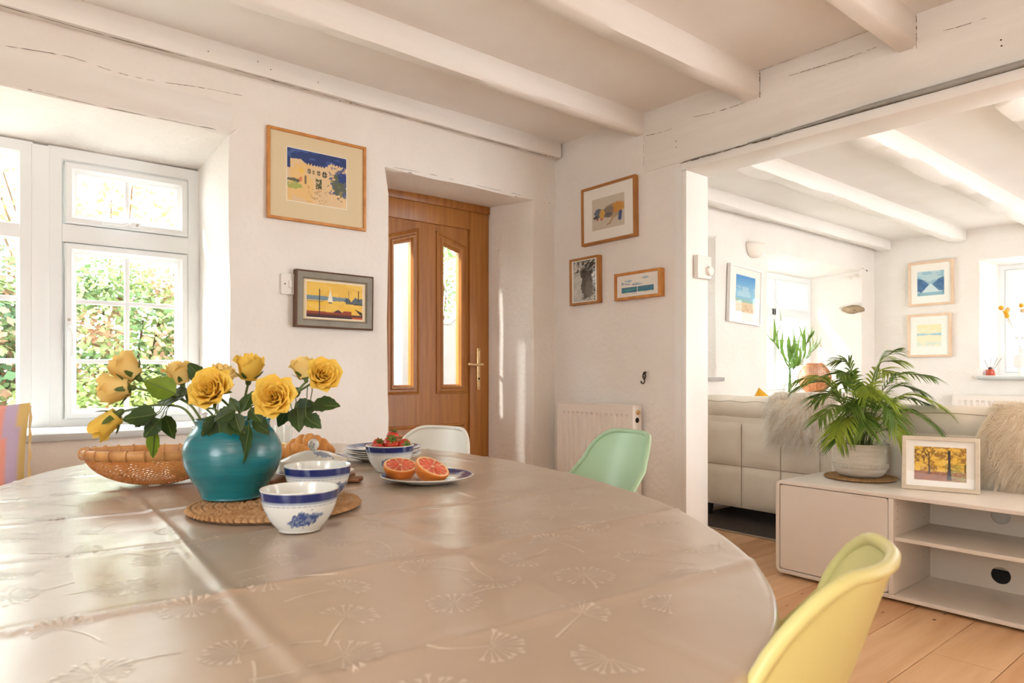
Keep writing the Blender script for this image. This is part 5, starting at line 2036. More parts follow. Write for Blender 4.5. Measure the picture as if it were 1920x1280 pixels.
# ---- mat, planter and palm on the cabinet
PP = G(1613, 896, TZ + 0.001)
braid_mat('plant_mat', 'round coiled seagrass mat under the palm pot', PP, 0.168, 13, cat='mat')
M_POT = mat('ribbed_stoneware', rgb(226, 216, 200), 0.65, rgb(212, 200, 182), 12, bump=0.3, bscale=40, stretch=(1, 1, 7))
pot = root('plant_pot', 'cream stoneware pot with a ribbed band holding the palm', 'pot', PP + Vector((0, 0, 0.0132)))
pr = [(0, 0), (0.085, 0), (0.10, 0.004), (0.117, 0.02), (0.125, 0.04), (0.129, 0.07), (0.132, 0.12), (0.133, 0.166), (0.131, 0.169), (0.124, 0.169), (0.122, 0.15), (0, 0.15)]
lathe('pot_body', pr, M_POT, pot, 64, angle=50)
rbm = MB()
for k in range(90):
    a_ = 2 * math.pi * k / 90
    c_, s_ = math.cos(a_), math.sin(a_)
    M4 = Matrix.Translation((c_ * 0.1275, s_ * 0.1275, 0.058)) @ Matrix.Rotation(a_, 4, 'Z')
    rbm.box(-0.0025, 0.003, -0.0022, 0.0022, -0.012, 0.012, M4)
o = rbm.build('ribbed_band', M_POT, pot, smooth=False)
o['kind'] = 'stuff'
M_SOIL = mat('potting_soil', rgb(70, 50, 36), 0.95, rgb(48, 34, 24), 60, bump=0.8)
lathe('soil', [(0, 0.1535), (0.12, 0.152), (0, 0.1505)], M_SOIL, pot, 32)

M_FROND = mat('palm_leaf', rgb(122, 146, 58), 0.4, rgb(84, 116, 44), 10, transl=0.35, spec=0.5)
M_FRONDL = mat('palm_leaf_light', rgb(176, 190, 76), 0.42, rgb(142, 164, 60), 10, transl=0.45, spec=0.4)
M_PSTEM = mat('palm_stalk', rgb(110, 128, 56), 0.5, rgb(90, 110, 46), 20)
palm = root('palm', 'bushy parlour palm with arching feathery fronds in the cream pot', 'plant', pot.location + Vector((0, 0, 0.155)))
rp_ = random.Random(12)


def frond(az, reach, height, droop, nleaf, mt, llen):
    """arching rachis with paired leaflets; az about the pot axis"""
    d = Vector((math.cos(az), math.sin(az), 0))
    side = Vector((-d.y, d.x, 0))
    b0 = d * rp_.uniform(0.005, 0.05) + side * rp_.uniform(-.02, .02)
    pts = smoothcurve([b0, b0 + d * reach * 0.14 + Vector((0, 0, height * 0.55)), b0 + d * reach * 0.45 + Vector((0, 0, height * 0.95)), b0 + d * reach * 0.78 + Vector((0, 0, height - droop * 0.4)), b0 + d * reach + Vector((0, 0, height - droop))], 9)
    mb_ = MB()
    n0 = int(len(pts) * 0.36)
    for k in range(nleaf):
        t = k / (nleaf - 1)
        i = min(len(pts) - 2, int(n0 + (len(pts) - 2 - n0) * t))
        p = pts[i]
        tan = (pts[i + 1] - pts[max(0, i - 1)]).normalized()
        up = side.cross(tan)
        if up.z < 0:
            up = -up
        L_ = llen * (0.55 + 0.75 * math.sin(math.pi * (0.18 + 0.74 * t))) * rp_.uniform(0.85, 1.1)
        W_ = L_ * rp_.uniform(0.03, 0.045) + 0.0013
        for sg in (-1, 1):
            a_ = math.radians(rp_.uniform(38, 52) - 14 * t)
            dr_ = tan * math.cos(a_) + side * sg * math.sin(a_) + up * 0.12
            dr_.normalize()
            wv_ = dr_.cross(up).normalized()
            V = []
            for j in range(6):
                s = j / 5
                q = p + dr_ * L_ * s + Vector((0, 0, -1)) * L_ * 0.42 * s * s
                w = W_ * math.sin(math.pi * (0.12 + 0.88 * s) ** 0.8) + 0.0003
                V += [q - wv_ * w + up * w * 0.25, q, q + wv_ * w + up * w * 0.25]
            mb_.add(V, grid_faces(6, 3))
    fo = mb_.build('frond', mt, palm, angle=0)
    tube('stalk', pts, [0.0032 - 0.0022 * i / len(pts) for i in range(len(pts))], M_PSTEM, fo, 6)
    return fo


def az_px(dr, dt):
    v = CAMR * dr + CAMT * dt
    return math.atan2(v.y, v.x)


spec_f = [  # right, toward, reach, height, droop
    (-1, 0.1, 0.36, 0.36, 0.02), (-1, 0.5, 0.40, 0.22, 0.07), (-0.9, -0.4, 0.30, 0.34, 0.04), (-0.8, 0.7, 0.33, 0.16, 0.10), (-0.5, 0.3, 0.22, 0.38, 0.0),
    (1, 0.1, 0.37, 0.38, 0.02), (1, 0.45, 0.40, 0.28, 0.10), (0.95, 0.1, 0.42, 0.26, 0.07), (0.8, 0.6, 0.36, 0.20, 0.12), (0.6, -0.3, 0.28, 0.40, 0.03),
    (0.2, 0.1, 0.12, 0.46, -0.03), (-0.15, 0.0, 0.12, 0.44, 0.0), (0.4, 0.2, 0.18, 0.44, 0.0), (0.1, 1, 0.26, 0.24, 0.10), (-0.3, 1, 0.26, 0.18, 0.08), (0.45, 1, 0.28, 0.16, 0.13),
    (0.1, -1, 0.24, 0.36, 0.04), (-0.5, -0.9, 0.26, 0.28, 0.06), (0.6, -0.9, 0.26, 0.28, 0.06), (-0.7, 0.2, 0.26, 0.28, 0.03), (0.7, 0.25, 0.28, 0.32, 0.04), (-0.1, 0.6, 0.16, 0.32, 0.04),
    (0.9, 0.9, 0.30, 0.10, 0.12), (-0.9, 0.9, 0.26, 0.12, 0.08), (0.3, 0.6, 0.2, 0.27, 0.05), (-0.4, 0.5, 0.2, 0.25, 0.05)]
for k, (r_, t_, re, he, dp) in enumerate(spec_f):
    frond(az_px(r_, t_) + rp_.uniform(-.1, .1), re * 0.88, he * 0.98, dp, rp_.randint(17, 22), M_FRONDL if k % 3 == 0 else M_FROND, 0.105)

# ---- autumn photograph in a stand frame
pa, pb_ = G(1690, 915, TZ + 0.002), G(1838, 927, TZ + 0.002)
wf = (pb_ - pa).length
rzf = math.atan2((pb_ - pa).y, (pb_ - pa).x)
pf = root('photo_frame', 'pale wood photo frame with an autumn woodland picture on the cabinet', 'photo frame', pa)
pf.rotation_euler = (Matrix.Rotation(rzf, 3, 'Z') @ Matrix.Rotation(math.radians(-11), 3, 'X')).to_euler()
hf = 0.25
M_LIME = mat('limed_photo_frame', rgb(212, 198, 176), 0.5, rgb(200, 184, 160), 8, stretch=(1, 1, 4))
V, Fc = ring_data(rect(0, wf, 0, hf), [(0, 0.02), (0, 0.002), (0.002, 0), (0.018, 0), (0.02, 0.002), (0.02, 0.02)])
mk('frame', V, Fc, M_LIME, pf, angle=25)
box('mount', 0.018, wf - 0.018, 0.010, 0.012, 0.018, hf - 0.018, M_MOUNTW, pf)
box('backing_board', 0.003, wf - 0.003, 0.0175, 0.0199, 0.003, hf - 0.003, M_FRAMEE, pf)
a = Canvas(130, 90, (206, 158, 52))
nz = fbm(a.u * 14, a.v * 12, 3)
a.fill(nz > .55, (232, 188, 72))
a.fill(nz < .42, (150, 104, 36), .9)
a.fill((fbm(a.u * 30, a.v * 26, 9) > .66), (240, 214, 120), .8)
a.fill((a.v > .5) & (a.u < .3) & (fbm(a.u * 16, a.v * 16, 5) < .45), (110, 72, 34), .8)
a.fill((a.u > .6) & (a.v < .5) & (a.v > .2) & (fbm(a.u * 12, a.v * 22, 6) > .45), (150, 142, 58), .8)
a.fill(a.v < .24 + .05 * fbm(a.u * 6, a.v * 0, 8), (142, 86, 50))
a.fill((a.v < .28) & (fbm(a.u * 30, a.v * 40, 11) > .55), (186, 124, 78), .7)
a.fill((a.v < .3) & (a.u > .72) & (fbm(a.u * 14, a.v * 30, 15) > .5), (176, 168, 104), .8)
a.poly([(.63, .04), (.655, .5), (.645, .9), (.70, .9), (.70, .45), (.725, .04)], (52, 44, 44))
a.poly([(.27, .2), (.28, .6), (.27, .85), (.295, .85), (.30, .5), (.32, .2)], (84, 60, 32))
a.line(.28, .6, .2, .85, .006, (84, 60, 32))
a.line(.29, .62, .4, .9, .006, (84, 60, 32))
a.line(.03, .95, .25, .75, .006, (96, 66, 34))
a.line(.98, .3, .98, .5, .012, (70, 56, 34))
a.obj('photograph', wf * 0.665, hf * 0.62, pf, 0.0092, wf / 2, hf / 2)
V = [(0.019, 0.007, 0.019), (wf - .019, 0.007, 0.019), (wf - .019, 0.007, hf - .019), (0.019, 0.007, hf - .019)]
mk('glazing', V, [(0, 1, 2, 3)], M_PGLASS, pf, smooth=False)
mk('stand', [(wf * .4, 0.02, hf * .7), (wf * .6, 0.02, hf * .7), (wf * .6, 0.085, 0.018), (wf * .4, 0.085, 0.018), (wf * .4, 0.0235, hf * .7), (wf * .6, 0.0235, hf * .7), (wf * .6, 0.0885, 0.018), (wf * .4, 0.0885, 0.018)],
   [(0, 1, 2, 3), (7, 6, 5, 4), (0, 4, 5, 1), (1, 5, 6, 2), (2, 6, 7, 3), (3, 7, 4, 0)], M_FRAMEE, pf, smooth=False)

# ---- sofas
M_LEATHER = mat('cream_leather', rgb(246, 236, 220), 0.42, rgb(240, 228, 210), 5, bump=0.12, bscale=35, spec=0.4)
M_SEAM = mat('leather_seam', rgb(172, 150, 124), 0.6)


def pillow(name, o_, U, Vv, N, bulge, parent, m, n=12, ex=3.5, wr=0.0):
    V = []
    o_, U, Vv, N = Vector(o_), Vector(U), Vector(Vv), Vector(N)
    for i in range(n + 1):
        for j in range(n + 1):
            u, v = i / n, j / n
            b = (1 - abs(2 * u - 1) ** ex) * (1 - abs(2 * v - 1) ** ex)
            p = o_ + U * u + Vv * v + N * (bulge * b + wr * mnoise.noise(Vector((u * 4 + o_.y * 3, v * 4, 1))))
            V.append(p)
    return mk(name, V, grid_faces(n + 1, n + 1), m, parent, angle=0)


def sofa(label, x, y0, y1, seams, zroll, seam_first):
    """back of the sofa faces -x at x; runs y0 (far) to y1 (near)"""
    s = root('leather_sofa', label, 'sofa', (x, (y0 + y1) / 2, 0.0095))
    L_ = y0 - y1
    box('base', 0.03, 0.92, -L_ / 2 + 0.02, L_ / 2 - 0.02, 0.10, 0.40, M_LEATHER, s, 0.03, 3)
    box('back_core', 0.02, 0.26, -L_ / 2 + 0.008, L_ / 2 - 0.008, 0.095, 0.715, M_LEATHER, s, 0.02, 3)
    for sg in (-1, 1):
        yy = sg * (L_ / 2 - 0.10)
        box('arm', 0.27, 0.92, yy - 0.095, yy + 0.095, 0.10, 0.58, M_LEATHER, s, 0.05, 4)
    k = max(1, int((L_ - 0.4) / 0.7))
    ws = (L_ - 0.4) / k
    for i in range(k):
        ya = -L_ / 2 + 0.2 + i * ws
        box('seat_cushion', 0.27, 0.93, ya + 0.004, ya + ws - 0.004, 0.402, 0.50, M_LEATHER, s, 0.04, 4)
    # back panels in two rows
    ys = [L_ / 2] + [q - (y0 + y1) / 2 for q in seams] + [-L_ / 2]
    for a_, b_ in zip(ys, ys[1:]):
        for (za, zb) in ((0.088, 0.372), (0.372, 0.668)):
            pillow('back_panel', (0.018, a_, za), (0, b_ - a_, 0), (0, 0, zb - za), (-1, 0, 0), 0.022, s, M_LEATHER, 14, 5, 0.004)
    # head roll
    nn_, mm_ = 60, 20
    V = []
    for i in range(nn_ + 1):
        t = i / nn_
        y = L_ / 2 - L_ * t
        e = max(0.0, 1 - (min(t, 1 - t) * L_ / 0.06)) if min(t, 1 - t) * L_ < 0.06 else 0
        k_ = math.sqrt(max(0, 1 - e * e)) if e else 1
        groove = 0
        for q in seams:
            d_ = (y - (q - (y0 + y1) / 2 + 0.14))
            groove += 0.006 * math.exp(-(d_ / 0.008) ** 2)
        for j in range(mm_):
            a_ = 2 * math.pi * j / mm_
            ca, sa = math.cos(a_), math.sin(a_)
            rx, rz = 0.125 * k_ - groove, 0.085 * k_ - groove
            px_ = math.copysign(abs(ca) ** 0.75, ca) * rx
            pz_ = math.copysign(abs(sa) ** 0.75, sa) * rz
            wv_ = 0.006 * mnoise.noise(Vector((y * 4 + x, ca * 1.5, sa * 1.5)))
            V.append((0.13 + px_ + wv_, y, zroll - 0.082 + pz_ + wv_))
    Fc = []
    for i in range(nn_):
        for j in range(mm_):
            j2 = (j + 1) % mm_
            Fc.append((i * mm_ + j, i * mm_ + j2, (i + 1) * mm_ + j2, (i + 1) * mm_ + j))
    roll = mk('head_roll', V, Fc, M_LEATHER, s, angle=0)
    # piping along the roll
    pts = [(0.13 - 0.118, L_ / 2 - 0.06 - (L_ - 0.12) * i / 30, zroll - 0.082 + 0.048 + 0.004 * math.sin(i)) for i in range(31)]
    tube('piping', pts, 0.0018, M_SEAM, roll, 5)
    mbs = MB()
    mbs.tube([(0.015, L_ / 2 - 0.01, 0.372), (0.015, -L_ / 2 + 0.01, 0.372)], 0.002, 5)
    for q in ys[1:-1]:
        mbs.tube([(0.015, q, 0.10), (0.015, q, 0.66)], 0.0018, 5)
    mbs.build('seams', M_SEAM, s)
    for xx in (0.08, 0.85):
        for yy in (-L_ / 2 + 0.1, L_ / 2 - 0.1):
            lathe('foot', [(0.02, 0.0), (0.025, 0.1)], M_BLACKIRON, s, 12, (xx, yy, 0))
    return s


sofa('cream leather sofa standing further back, nearest the lily window', 4.20, 2.985, 1.93, [2.876, 2.595, 2.31, 2.05], 0.848, 0)
sofa('cream leather sofa right behind the TV cabinet', 3.82, 1.80, -0.35, [1.52, 1.24, 0.96, 0.68, 0.40, 0.12, -0.14], 0.845, 0)

# rug with a pale edge under the far sofa
M_RUG = mat('dark_rug', rgb(84, 74, 66), 0.95, rgb(62, 54, 50), 30, bump=0.6, bscale=160, stretch=(1, 8, 1))
M_RUGE = mat('rug_binding', rgb(176, 160, 142), 0.8)
g1, g2 = G(1330, 998, 0.008), G(1450, 1018, 0.008)
rg = root('rug', 'dark grey rug with a pale bound edge reaching under the sofas', 'rug', (3.90, 0, 0))
box('pile', 0.012, 2.5, 0.0, 2.93, 0.0012, 0.008, M_RUG, rg)
box('binding', 0.0, 0.0118, 0.0, 2.93, 0.0012, 0.0095, M_RUGE, rg, 0.002)


# ---- sheepskins: hide plus strands of fur
def fur(name, label, path, y0, y1, n, seed, flen, cols, edge_round=0.06):
    """path: (x, z) line over the sofa back; the skin spans y0..y1"""
    rr = random.Random(seed)
    P = smoothcurve([Vector((x, 0, z)) for x, z in path], 8)
    r0 = root(name, label, 'sheepskin', (path[0][0], (y0 + y1) / 2, path[0][1]))
    O = Vector(r0.location)

    def pt(u, v):
        k = v * (len(P) - 1)
        i = min(int(k), len(P) - 2)
        c = P[i].lerp(P[i + 1], k - i)
        t = (P[i + 1] - P[i]).normalized()
        nn = Vector((-t.z, 0, t.x))
        sh = 1 - 0.22 * max(0, (abs(v - 0.5) * 2) - 0.5) + 0.05 * math.sin(v * 9 + seed)
        y = (y0 + y1) / 2 + (u - 0.5) * (y0 - y1) * sh
        return Vector((c.x, y, c.z)) - O, nn, t
    V = []
    a_, b_ = 20, 28
    for i in range(a_ + 1):
        for j in range(b_ + 1):
            p, nn, t = pt(i / a_, j / b_)
            V.append(p + nn * 0.004)
    mh = mat('sheepskin_hide', rgb(232, 214, 190), 0.9)
    hd = mk('hide', V, grid_faces(a_ + 1, b_ + 1), mh, r0, angle=0)
    md = hd.modifiers.new('thick', 'SOLIDIFY')
    md.thickness = 0.006
    Vs, Fs, Cs = [], [], []
    for q in range(n):
        u, v = rr.random(), rr.random()
        if rr.random() < 0.12:
            u = rr.choice((0, 1)) + rr.uniform(-.01, .01)
        p, nn, t = pt(u, v)
        p = p + nn * 0.006
        cl = mnoise.noise(Vector((u * 9, v * 9, seed)))
        cl2 = mnoise.noise(Vector((u * 9 + 20, v * 9, seed)))
        d = nn * 0.8 + Vector((0, (u - 0.5) * -0.9 * (1 if y0 < y1 else -1) + cl * 0.9, 0)) + t * cl2 * 0.8
        L_ = flen * rr.uniform(0.6, 1.15)
        w = 0.0022
        c = Vector(cols[0]).lerp(Vector(cols[1]), rr.random())
        sd = d.cross(Vector((rr.uniform(-1, 1), rr.uniform(-1, 1), rr.uniform(-1, 1)))).normalized()
        b = len(Vs)
        for k in range(4):
            s = k / 3
            e = p + d.normalized() * L_ * s * 0.8 + Vector((0, 0, -1)) * L_ * 0.75 * s * s
            ww = w * (1 - s) + 0.0004
            Vs += [e - sd * ww, e + sd * ww]
            Cs += [tuple(c)] * 2
        Fs += [(b + 2 * k, b + 2 * k + 1, b + 2 * k + 3, b + 2 * k + 2) for k in range(3)]
    me = mesh('fur', Vs, Fs, True, 0)
    setcol(me, Cs)
    o_ = link('fur', me, mat('wool_fibre', rgb(255, 255, 255), 0.7, vcol=True, spec=0.2, transl=0.5), r0)
    o_['kind'] = 'stuff'
    return r0


cw = [(lin(253), lin(250), lin(244)), (lin(248), lin(240), lin(228))]
cw2 = [(lin(254), lin(248), lin(236)), (lin(248), lin(236), lin(216))]
fur('sheepskin', 'white long-haired sheepskin draped over the end of the further sofa', [(4.165, 0.56), (4.155, 0.70), (4.175, 0.80), (4.25, 0.862), (4.36, 0.872), (4.47, 0.84)], 2.36, 1.95, 5200, 3, 0.085, cw)
fur('sheepskin', 'cream shaggy sheepskin hanging over the sofa behind the photo frame', [(3.775, 0.50), (3.77, 0.62), (3.785, 0.76), (3.84, 0.85), (3.95, 0.868), (4.08, 0.84)], 1.03, 0.42, 8200, 5, 0.085, cw2)

# yellow cushion peeking over the further sofa
pcx = A(1420, 752, 2.78)
M_OCHRE = mat('ochre_linen', rgb(255, 255, 255), 0.85, vcol=True, spec=0.15, bump=0.2, bscale=150)


def ochre(u, v):
    C = np.tile(np.array([lin(238), lin(178), lin(56)]), (len(u), 1))
    return C


cushion('ochre_cushion', 'mustard yellow cushion, one corner showing over the sofa back', (4.63, 2.74, 0.600), (math.radians(8), math.radians(35), math.radians(-80)), 0.285, 0.285, 0.11, ochre, M_OCHRE, False)

# ---- wall light, stones and pegs
M_SCONCE = mat('plaster_sconce', rgb(240, 230, 218), 0.7)
xs_, zs_ = A(1412, 470)
sc = root('wall_light', 'half-bowl plaster wall light above the beach picture', 'wall light', (xs_, DA - 0.002, zs_ + 0.055))
V, Fc = [], []
n1, n2 = 20, 9
for i in range(n1 + 1):
    a_ = math.pi * i / n1
    for j in range(n2 + 1):
        t = j / n2
        r_ = 0.112 * math.cos(t * math.pi / 2) ** 0.7
        V.append((r_ * math.cos(a_), -0.085 * (r_ / 0.112) * math.sin(a_), -0.115 * math.sin(t * math.pi / 2)))
so = mk('bowl', V, grid_faces(n1 + 1, n2 + 1), M_SCONCE, sc, angle=0)
md = so.modifiers.new('thick', 'SOLIDIFY')
md.thickness = 0.006
box('wall_plate', -0.05, 0.05, -0.02, 0, -0.07, -0.01, M_SCONCE, sc, 0.004)
lathe('bulb', [(0.0003, 0), (0.012, 0.002), (0.014, 0.03), (0.008, 0.045), (0.0003, 0.048)], mat('frosted_bulb', rgb(246, 240, 226), 0.4), sc, 14, (0, -0.035, -0.055))


def reveal_pt(px, py):
    """point on the splayed right reveal of the lily window"""
    p0, p1 = Vector((7.08, DA)), Vector((6.86, DA + 0.45))
    dx, dy = ray(px)
    e = p1 - p0
    den = dx * e.y - dy * e.x
    s = (p0.x * e.y - p0.y * e.x) / den
    return Vector((dx * s, dy * s, CH + (HZ - py) * s / F)), s


M_STONE = mat('weathered_stone', rgb(176, 152, 120), 0.9, rgb(140, 120, 96), 20, bump=0.8, bscale=40)
p_, _ = reveal_pt(1600, 580)


def rock(name, label, p, r3, m, seed, rz=0.0):
    bm = bmesh.new()
    bmesh.ops.create_icosphere(bm, subdivisions=3, radius=1)
    for v in bm.verts:
        k = 1 + 0.22 * mnoise.noise(v.co * 1.6 + Vector((seed, 0, 0)))
        v.co = Vector((v.co.x * r3[0], v.co.y * r3[1], v.co.z * r3[2])) * k
    me = bpy.data.meshes.new(name)
    bm.to_mesh(me)
    bm.free()
    me.shade_smooth()
    o_ = link(name, me, m, None, p, (0, 0, rz))
    return tag(o_, label, 'stone')


rz_r = math.atan2(0.45, -0.22)
rock('stone', 'rough brown stone jutting out of the white window reveal', p_, (0.10, 0.10, 0.04), M_STONE, 4, rz_r)
p2_, _ = reveal_pt(1602, 517)
for k, (px, py, lab) in enumerate(((1597, 520, 'small whitewashed wooden peg in the window reveal, lower of two'), (1612, 516, 'small whitewashed wooden peg at the reveal edge, upper of two'))):
    q, _ = reveal_pt(px, py)
    o_ = tube('wooden_peg', [(0, 0, 0), (-0.05, -0.02, -0.008), (-0.075, -0.03, -0.004)], [0.013, 0.016, 0.008], M_SCONCE, None, 10, q + Vector((0.01, 0, 0)))
    tag(o_, lab, 'peg')

# ---- lilies in a glass vase on the sill
ZS = 0.8255
LV = Vector((A(1480, 700, 3.10)[0], 3.10, ZS))
lv = root('lily_vase', 'clear glass vase of water holding white lilies on the stone sill', 'vase', LV)
lathe('glass', [(0, 0.001), (0.05, 0.001), (0.055, 0.006), (0.06, 0.24), (0.057, 0.24), (0.051, 0.012), (0, 0.012)], M_TUMB, lv, 32)
M_LILY = mat('lily_petal', rgb(248, 246, 238), 0.5, rgb(240, 240, 222), 10, transl=0.4, spec=0.3)
M_LILYG = mat('lily_green', rgb(128, 160, 70), 0.45, rgb(100, 136, 54), 12, transl=0.3)
M_ANTHER = mat('lily_anther', rgb(176, 96, 40), 0.7)


def blade(L_, W_, curve, n=8):
    V = []
    for i in range(n + 1):
        t = i / n
        w = W_ * math.sin(math.pi * (0.10 + 0.90 * t) ** 0.75) + 0.0005
        z = L_ * t - curve * L_ * 0.35 * t * t
        y = curve * L_ * 0.75 * t * t
        V += [(-w, y + 0.25 * w, z), (0, y, z), (w, y + 0.25 * w, z)]
    return V, grid_faces(n + 1, 3)


ll = [((1500, 680), 'open', (0.1, 0.15, 1), 'white lily with its petals spread wide towards the room'), ((1532, 648), 'open', (0.8, 0.3, .4), 'white lily turned sideways against the reveal'), ((1446, 622), 'bud', (-0.05, 1, 0), 'yellowish lily bud on the tallest stem'),
      ((1521, 628), 'bud', (0.6, .8, 0), 'green lily bud pointing towards the reveal'), ((1480, 655), 'bud', (-0.5, .8, .2), 'green lily bud behind the open lily')]
rl = random.Random(3)
for (pxy, kind, ax, lab) in ll:
    dx, dy = ray(pxy[0])
    d = 3.07 / dy
    tip = D(pxy[0], pxy[1], d)
    r0 = root('lily', lab, 'lily', LV + Vector((rl.uniform(-.02, .02), rl.uniform(-.02, .02), 0.02)), 0, 'lilies in the glass vase')
    rel = tip - r0.location
    axis = (CAMR * ax[0] + CAMU * ax[1] + CAMT * ax[2]).normalized()
    stem_ = smoothcurve([(0, 0, 0), (rel.x * 0.12, rel.y * 0.12, 0.2), rel * 0.7 + Vector((0, 0, 0.03)), rel - axis * 0.06], 6)
    tube('stem', stem_, 0.004, M_LILYG, r0, 7)
    Q = axis.to_track_quat('Z', 'Y')
    if kind == 'open':
        for k in range(6):
            V, Fc = blade(0.115 if k % 2 else 0.105, 0.021 if k % 2 else 0.016, 0.85)
            pe = mk('petal', V, Fc, M_LILY, r0, rel - axis * 0.055, None, True, 0)
            pe.rotation_mode = 'QUATERNION'
            pe.rotation_quaternion = Q @ Matrix.Rotation(k * math.pi / 3, 4, 'Z').to_quaternion()
        for k in range(5):
            dv = Q @ Vector((0.02 * math.cos(k * 1.26), 0.02 * math.sin(k * 1.26), 0.075))
            st_ = tube('stamen', [rel - axis * 0.045, rel - axis * 0.045 + dv], 0.0012, M_LILYG, r0, 5)
            an = MB().tube([rel - axis * 0.045 + dv - CAMR * 0.006, rel - axis * 0.045 + dv + CAMR * 0.006], 0.0026, 6).build('anther', M_ANTHER, st_)
    else:
        bp = [(0.0005, -0.06), (0.009, -0.045), (0.014, -0.01), (0.012, 0.025), (0.005, 0.045), (0.0005, 0.05)]
        V, Fc = lathe_data(bp, 14)
        b_ = mk('bud', V, Fc, M_LILY if 'yellow' in lab else M_LILYG, r0, rel, None, True, 0)
        b_.rotation_mode = 'QUATERNION'
        b_.rotation_quaternion = Q
    for k in range(9):
        i = int(len(stem_) * (0.35 + 0.07 * k)) % len(stem_)
        V, Fc = blade(rl.uniform(0.16, 0.30), 0.012, rl.uniform(0.4, 1.0))
        lf = mk('leaf', V, Fc, M_LILYG, r0, stem_[max(6, i)], (rl.uniform(0.5, 1.1), 0, rl.uniform(0, 6.28)), True, 0)

# rattan lantern beside the lilies
RL = Vector((A(1527, 700, 3.22)[0], 3.22, ZS))
rl_ = root('rattan_lantern', 'rounded orange rattan lantern beside the lilies', 'lantern', RL)
M_RAT = mat('rattan', rgb(226, 168, 116), 0.55, rgb(204, 138, 86), 30, transl=0.4)
rings = MB()
for k in range(26):
    t = (k + 0.5) / 26
    r_ = 0.148 * math.sin(math.pi * (0.13 + 0.75 * t)) ** 0.8
    V, Fc = tube_data([(r_ * math.cos(q), r_ * math.sin(q), 0.006 + 0.275 * t) for q in np.linspace(0, 2 * math.pi, 41)[:-1]], 0.0042, 5, False, True)
    rings.add(V, Fc)
o = rings.build('woven_rings', M_RAT, rl_, angle=0)
for k in range(24):
    a_ = 2 * math.pi * k / 24
    pts = []
    for i in range(15):
        t = i / 14
        r_ = 0.150 * math.sin(math.pi * (0.13 + 0.75 * t)) ** 0.8
        pts.append((r_ * math.cos(a_), r_ * math.sin(a_), 0.004 + 0.28 * t))
    tube('rib', pts, 0.003, M_RAT, rl_, 5)

# ---- reed diffuser and vase of dried flowers on the far sill
ZF = 0.9865
yd_, _ = B(1857, 690, XF + 0.06)
df = root('reed_diffuser', 'small red glass reed diffuser on the pale rounded sill', 'diffuser', (XF + 0.06, yd_, ZF))
M_RED = mat('red_glass', rgb(186, 72, 48), 0.12, spec=0.6)
lathe('bottle', [(0, 0), (0.034, 0), (0.037, 0.004), (0.037, 0.05), (0.033, 0.058), (0.014, 0.064), (0.014, 0.078), (0, 0.078)], M_RED, df, 24)
lathe('collar', [(0.0155, 0.064), (0.0155, 0.084), (0.010, 0.084)], mat('dark_collar', rgb(96, 56, 40), 0.4), df, 16)
for a_, b_ in ((-0.35, 0.1), (0.28, 0.2), (0.6, -0.2), (-0.1, 0.4), (0.1, -0.35)):
    tube('reed', [(0, 0, 0.02), (b_ * 0.16, a_ * -0.16, 0.165)], 0.0022, M_FRAMEE, df, 6)
yv_, _ = B(1912, 690, XF + 0.10)
wv_ = root('white_vase', 'white ceramic vase with dried yellow button flowers on the far sill', 'vase', (XF + 0.10, yv_ - 0.02, ZF))
M_WV = mat('matt_white_ceramic', rgb(240, 236, 230), 0.6)
lathe('vase_body', [(0, 0), (0.03, 0), (0.032, 0.05), (0.034, 0.075), (0.062, 0.085), (0.066, 0.10), (0.066, 0.18), (0.06, 0.19), (0.03, 0.198), (0.028, 0.25), (0.022, 0.25), (0.022, 0.2), (0, 0.19)], M_WV, wv_, 36)
M_BUTTON = mat('button_flower', rgb(240, 184, 40), 0.8, rgb(222, 158, 30), 60, bump=0.8, bscale=160)
BFL = ['yellow dried button flower spreading furthest out from the white vase', 'yellow dried button flower, upper of the touching pair by the window frame', 'yellow dried button flower, lowest in the cluster by the window frame', 'lone yellow dried button flower above the white vase', 'faded peach button flower beside the lone yellow one', 'faded peach button flower tucked behind the yellow cluster']
M_DRY = mat('dried_stalk', rgb(170, 150, 104), 0.7)
for k, (px, py) in enumerate(((1877, 577), (1886, 585), (1888, 592), (1915, 573), (1917, 582), (1890, 580))):
    q = Vector((XF + 0.03 + 0.01 * k, 0, 0))
    y_, z_ = B(px, py, q.x)
    base = Vector((XF + 0.10, yv_ - 0.02, ZF + 0.2))
    tip = Vector((q.x, y_, z_))
    f0 = root('button_flower', BFL[k], 'flower', base, 0, 'dried button flowers')
    rel = tip - base
    tube('stalk', smoothcurve([(0, 0, 0), rel * 0.5 + Vector((0, 0, 0.02)), rel], 6), 0.0018, M_DRY, f0, 5)
    V, Fc = lathe_data([(0.0005, -0.021)] + [(0.021 * math.sin(t), -0.021 * math.cos(t)) for t in np.linspace(0.3, 2.84, 9)] + [(0.0005, 0.021)], 16)
    mk('flower_head', V, Fc, M_BUTTON if k < 4 else mat('button_flower_pale', rgb(226, 190, 140), 0.8, bump=0.8, bscale=160), f0, rel, None, True, 0)

# ================================================================== outside
M_GROUND = mat('pale_bounce_ground', rgb(226, 222, 212), 0.9, rgb(212, 206, 192), 3)  # ground made pale to bounce daylight up into the window reveals
g = box('garden_ground', -14, 22, 3.47, 20, -0.12, -0.1, M_GROUND)
structure(g)
g = box('side_ground', 7.75, 22, -8, 3.46, -0.12, -0.1, M_GROUND)
structure(g)


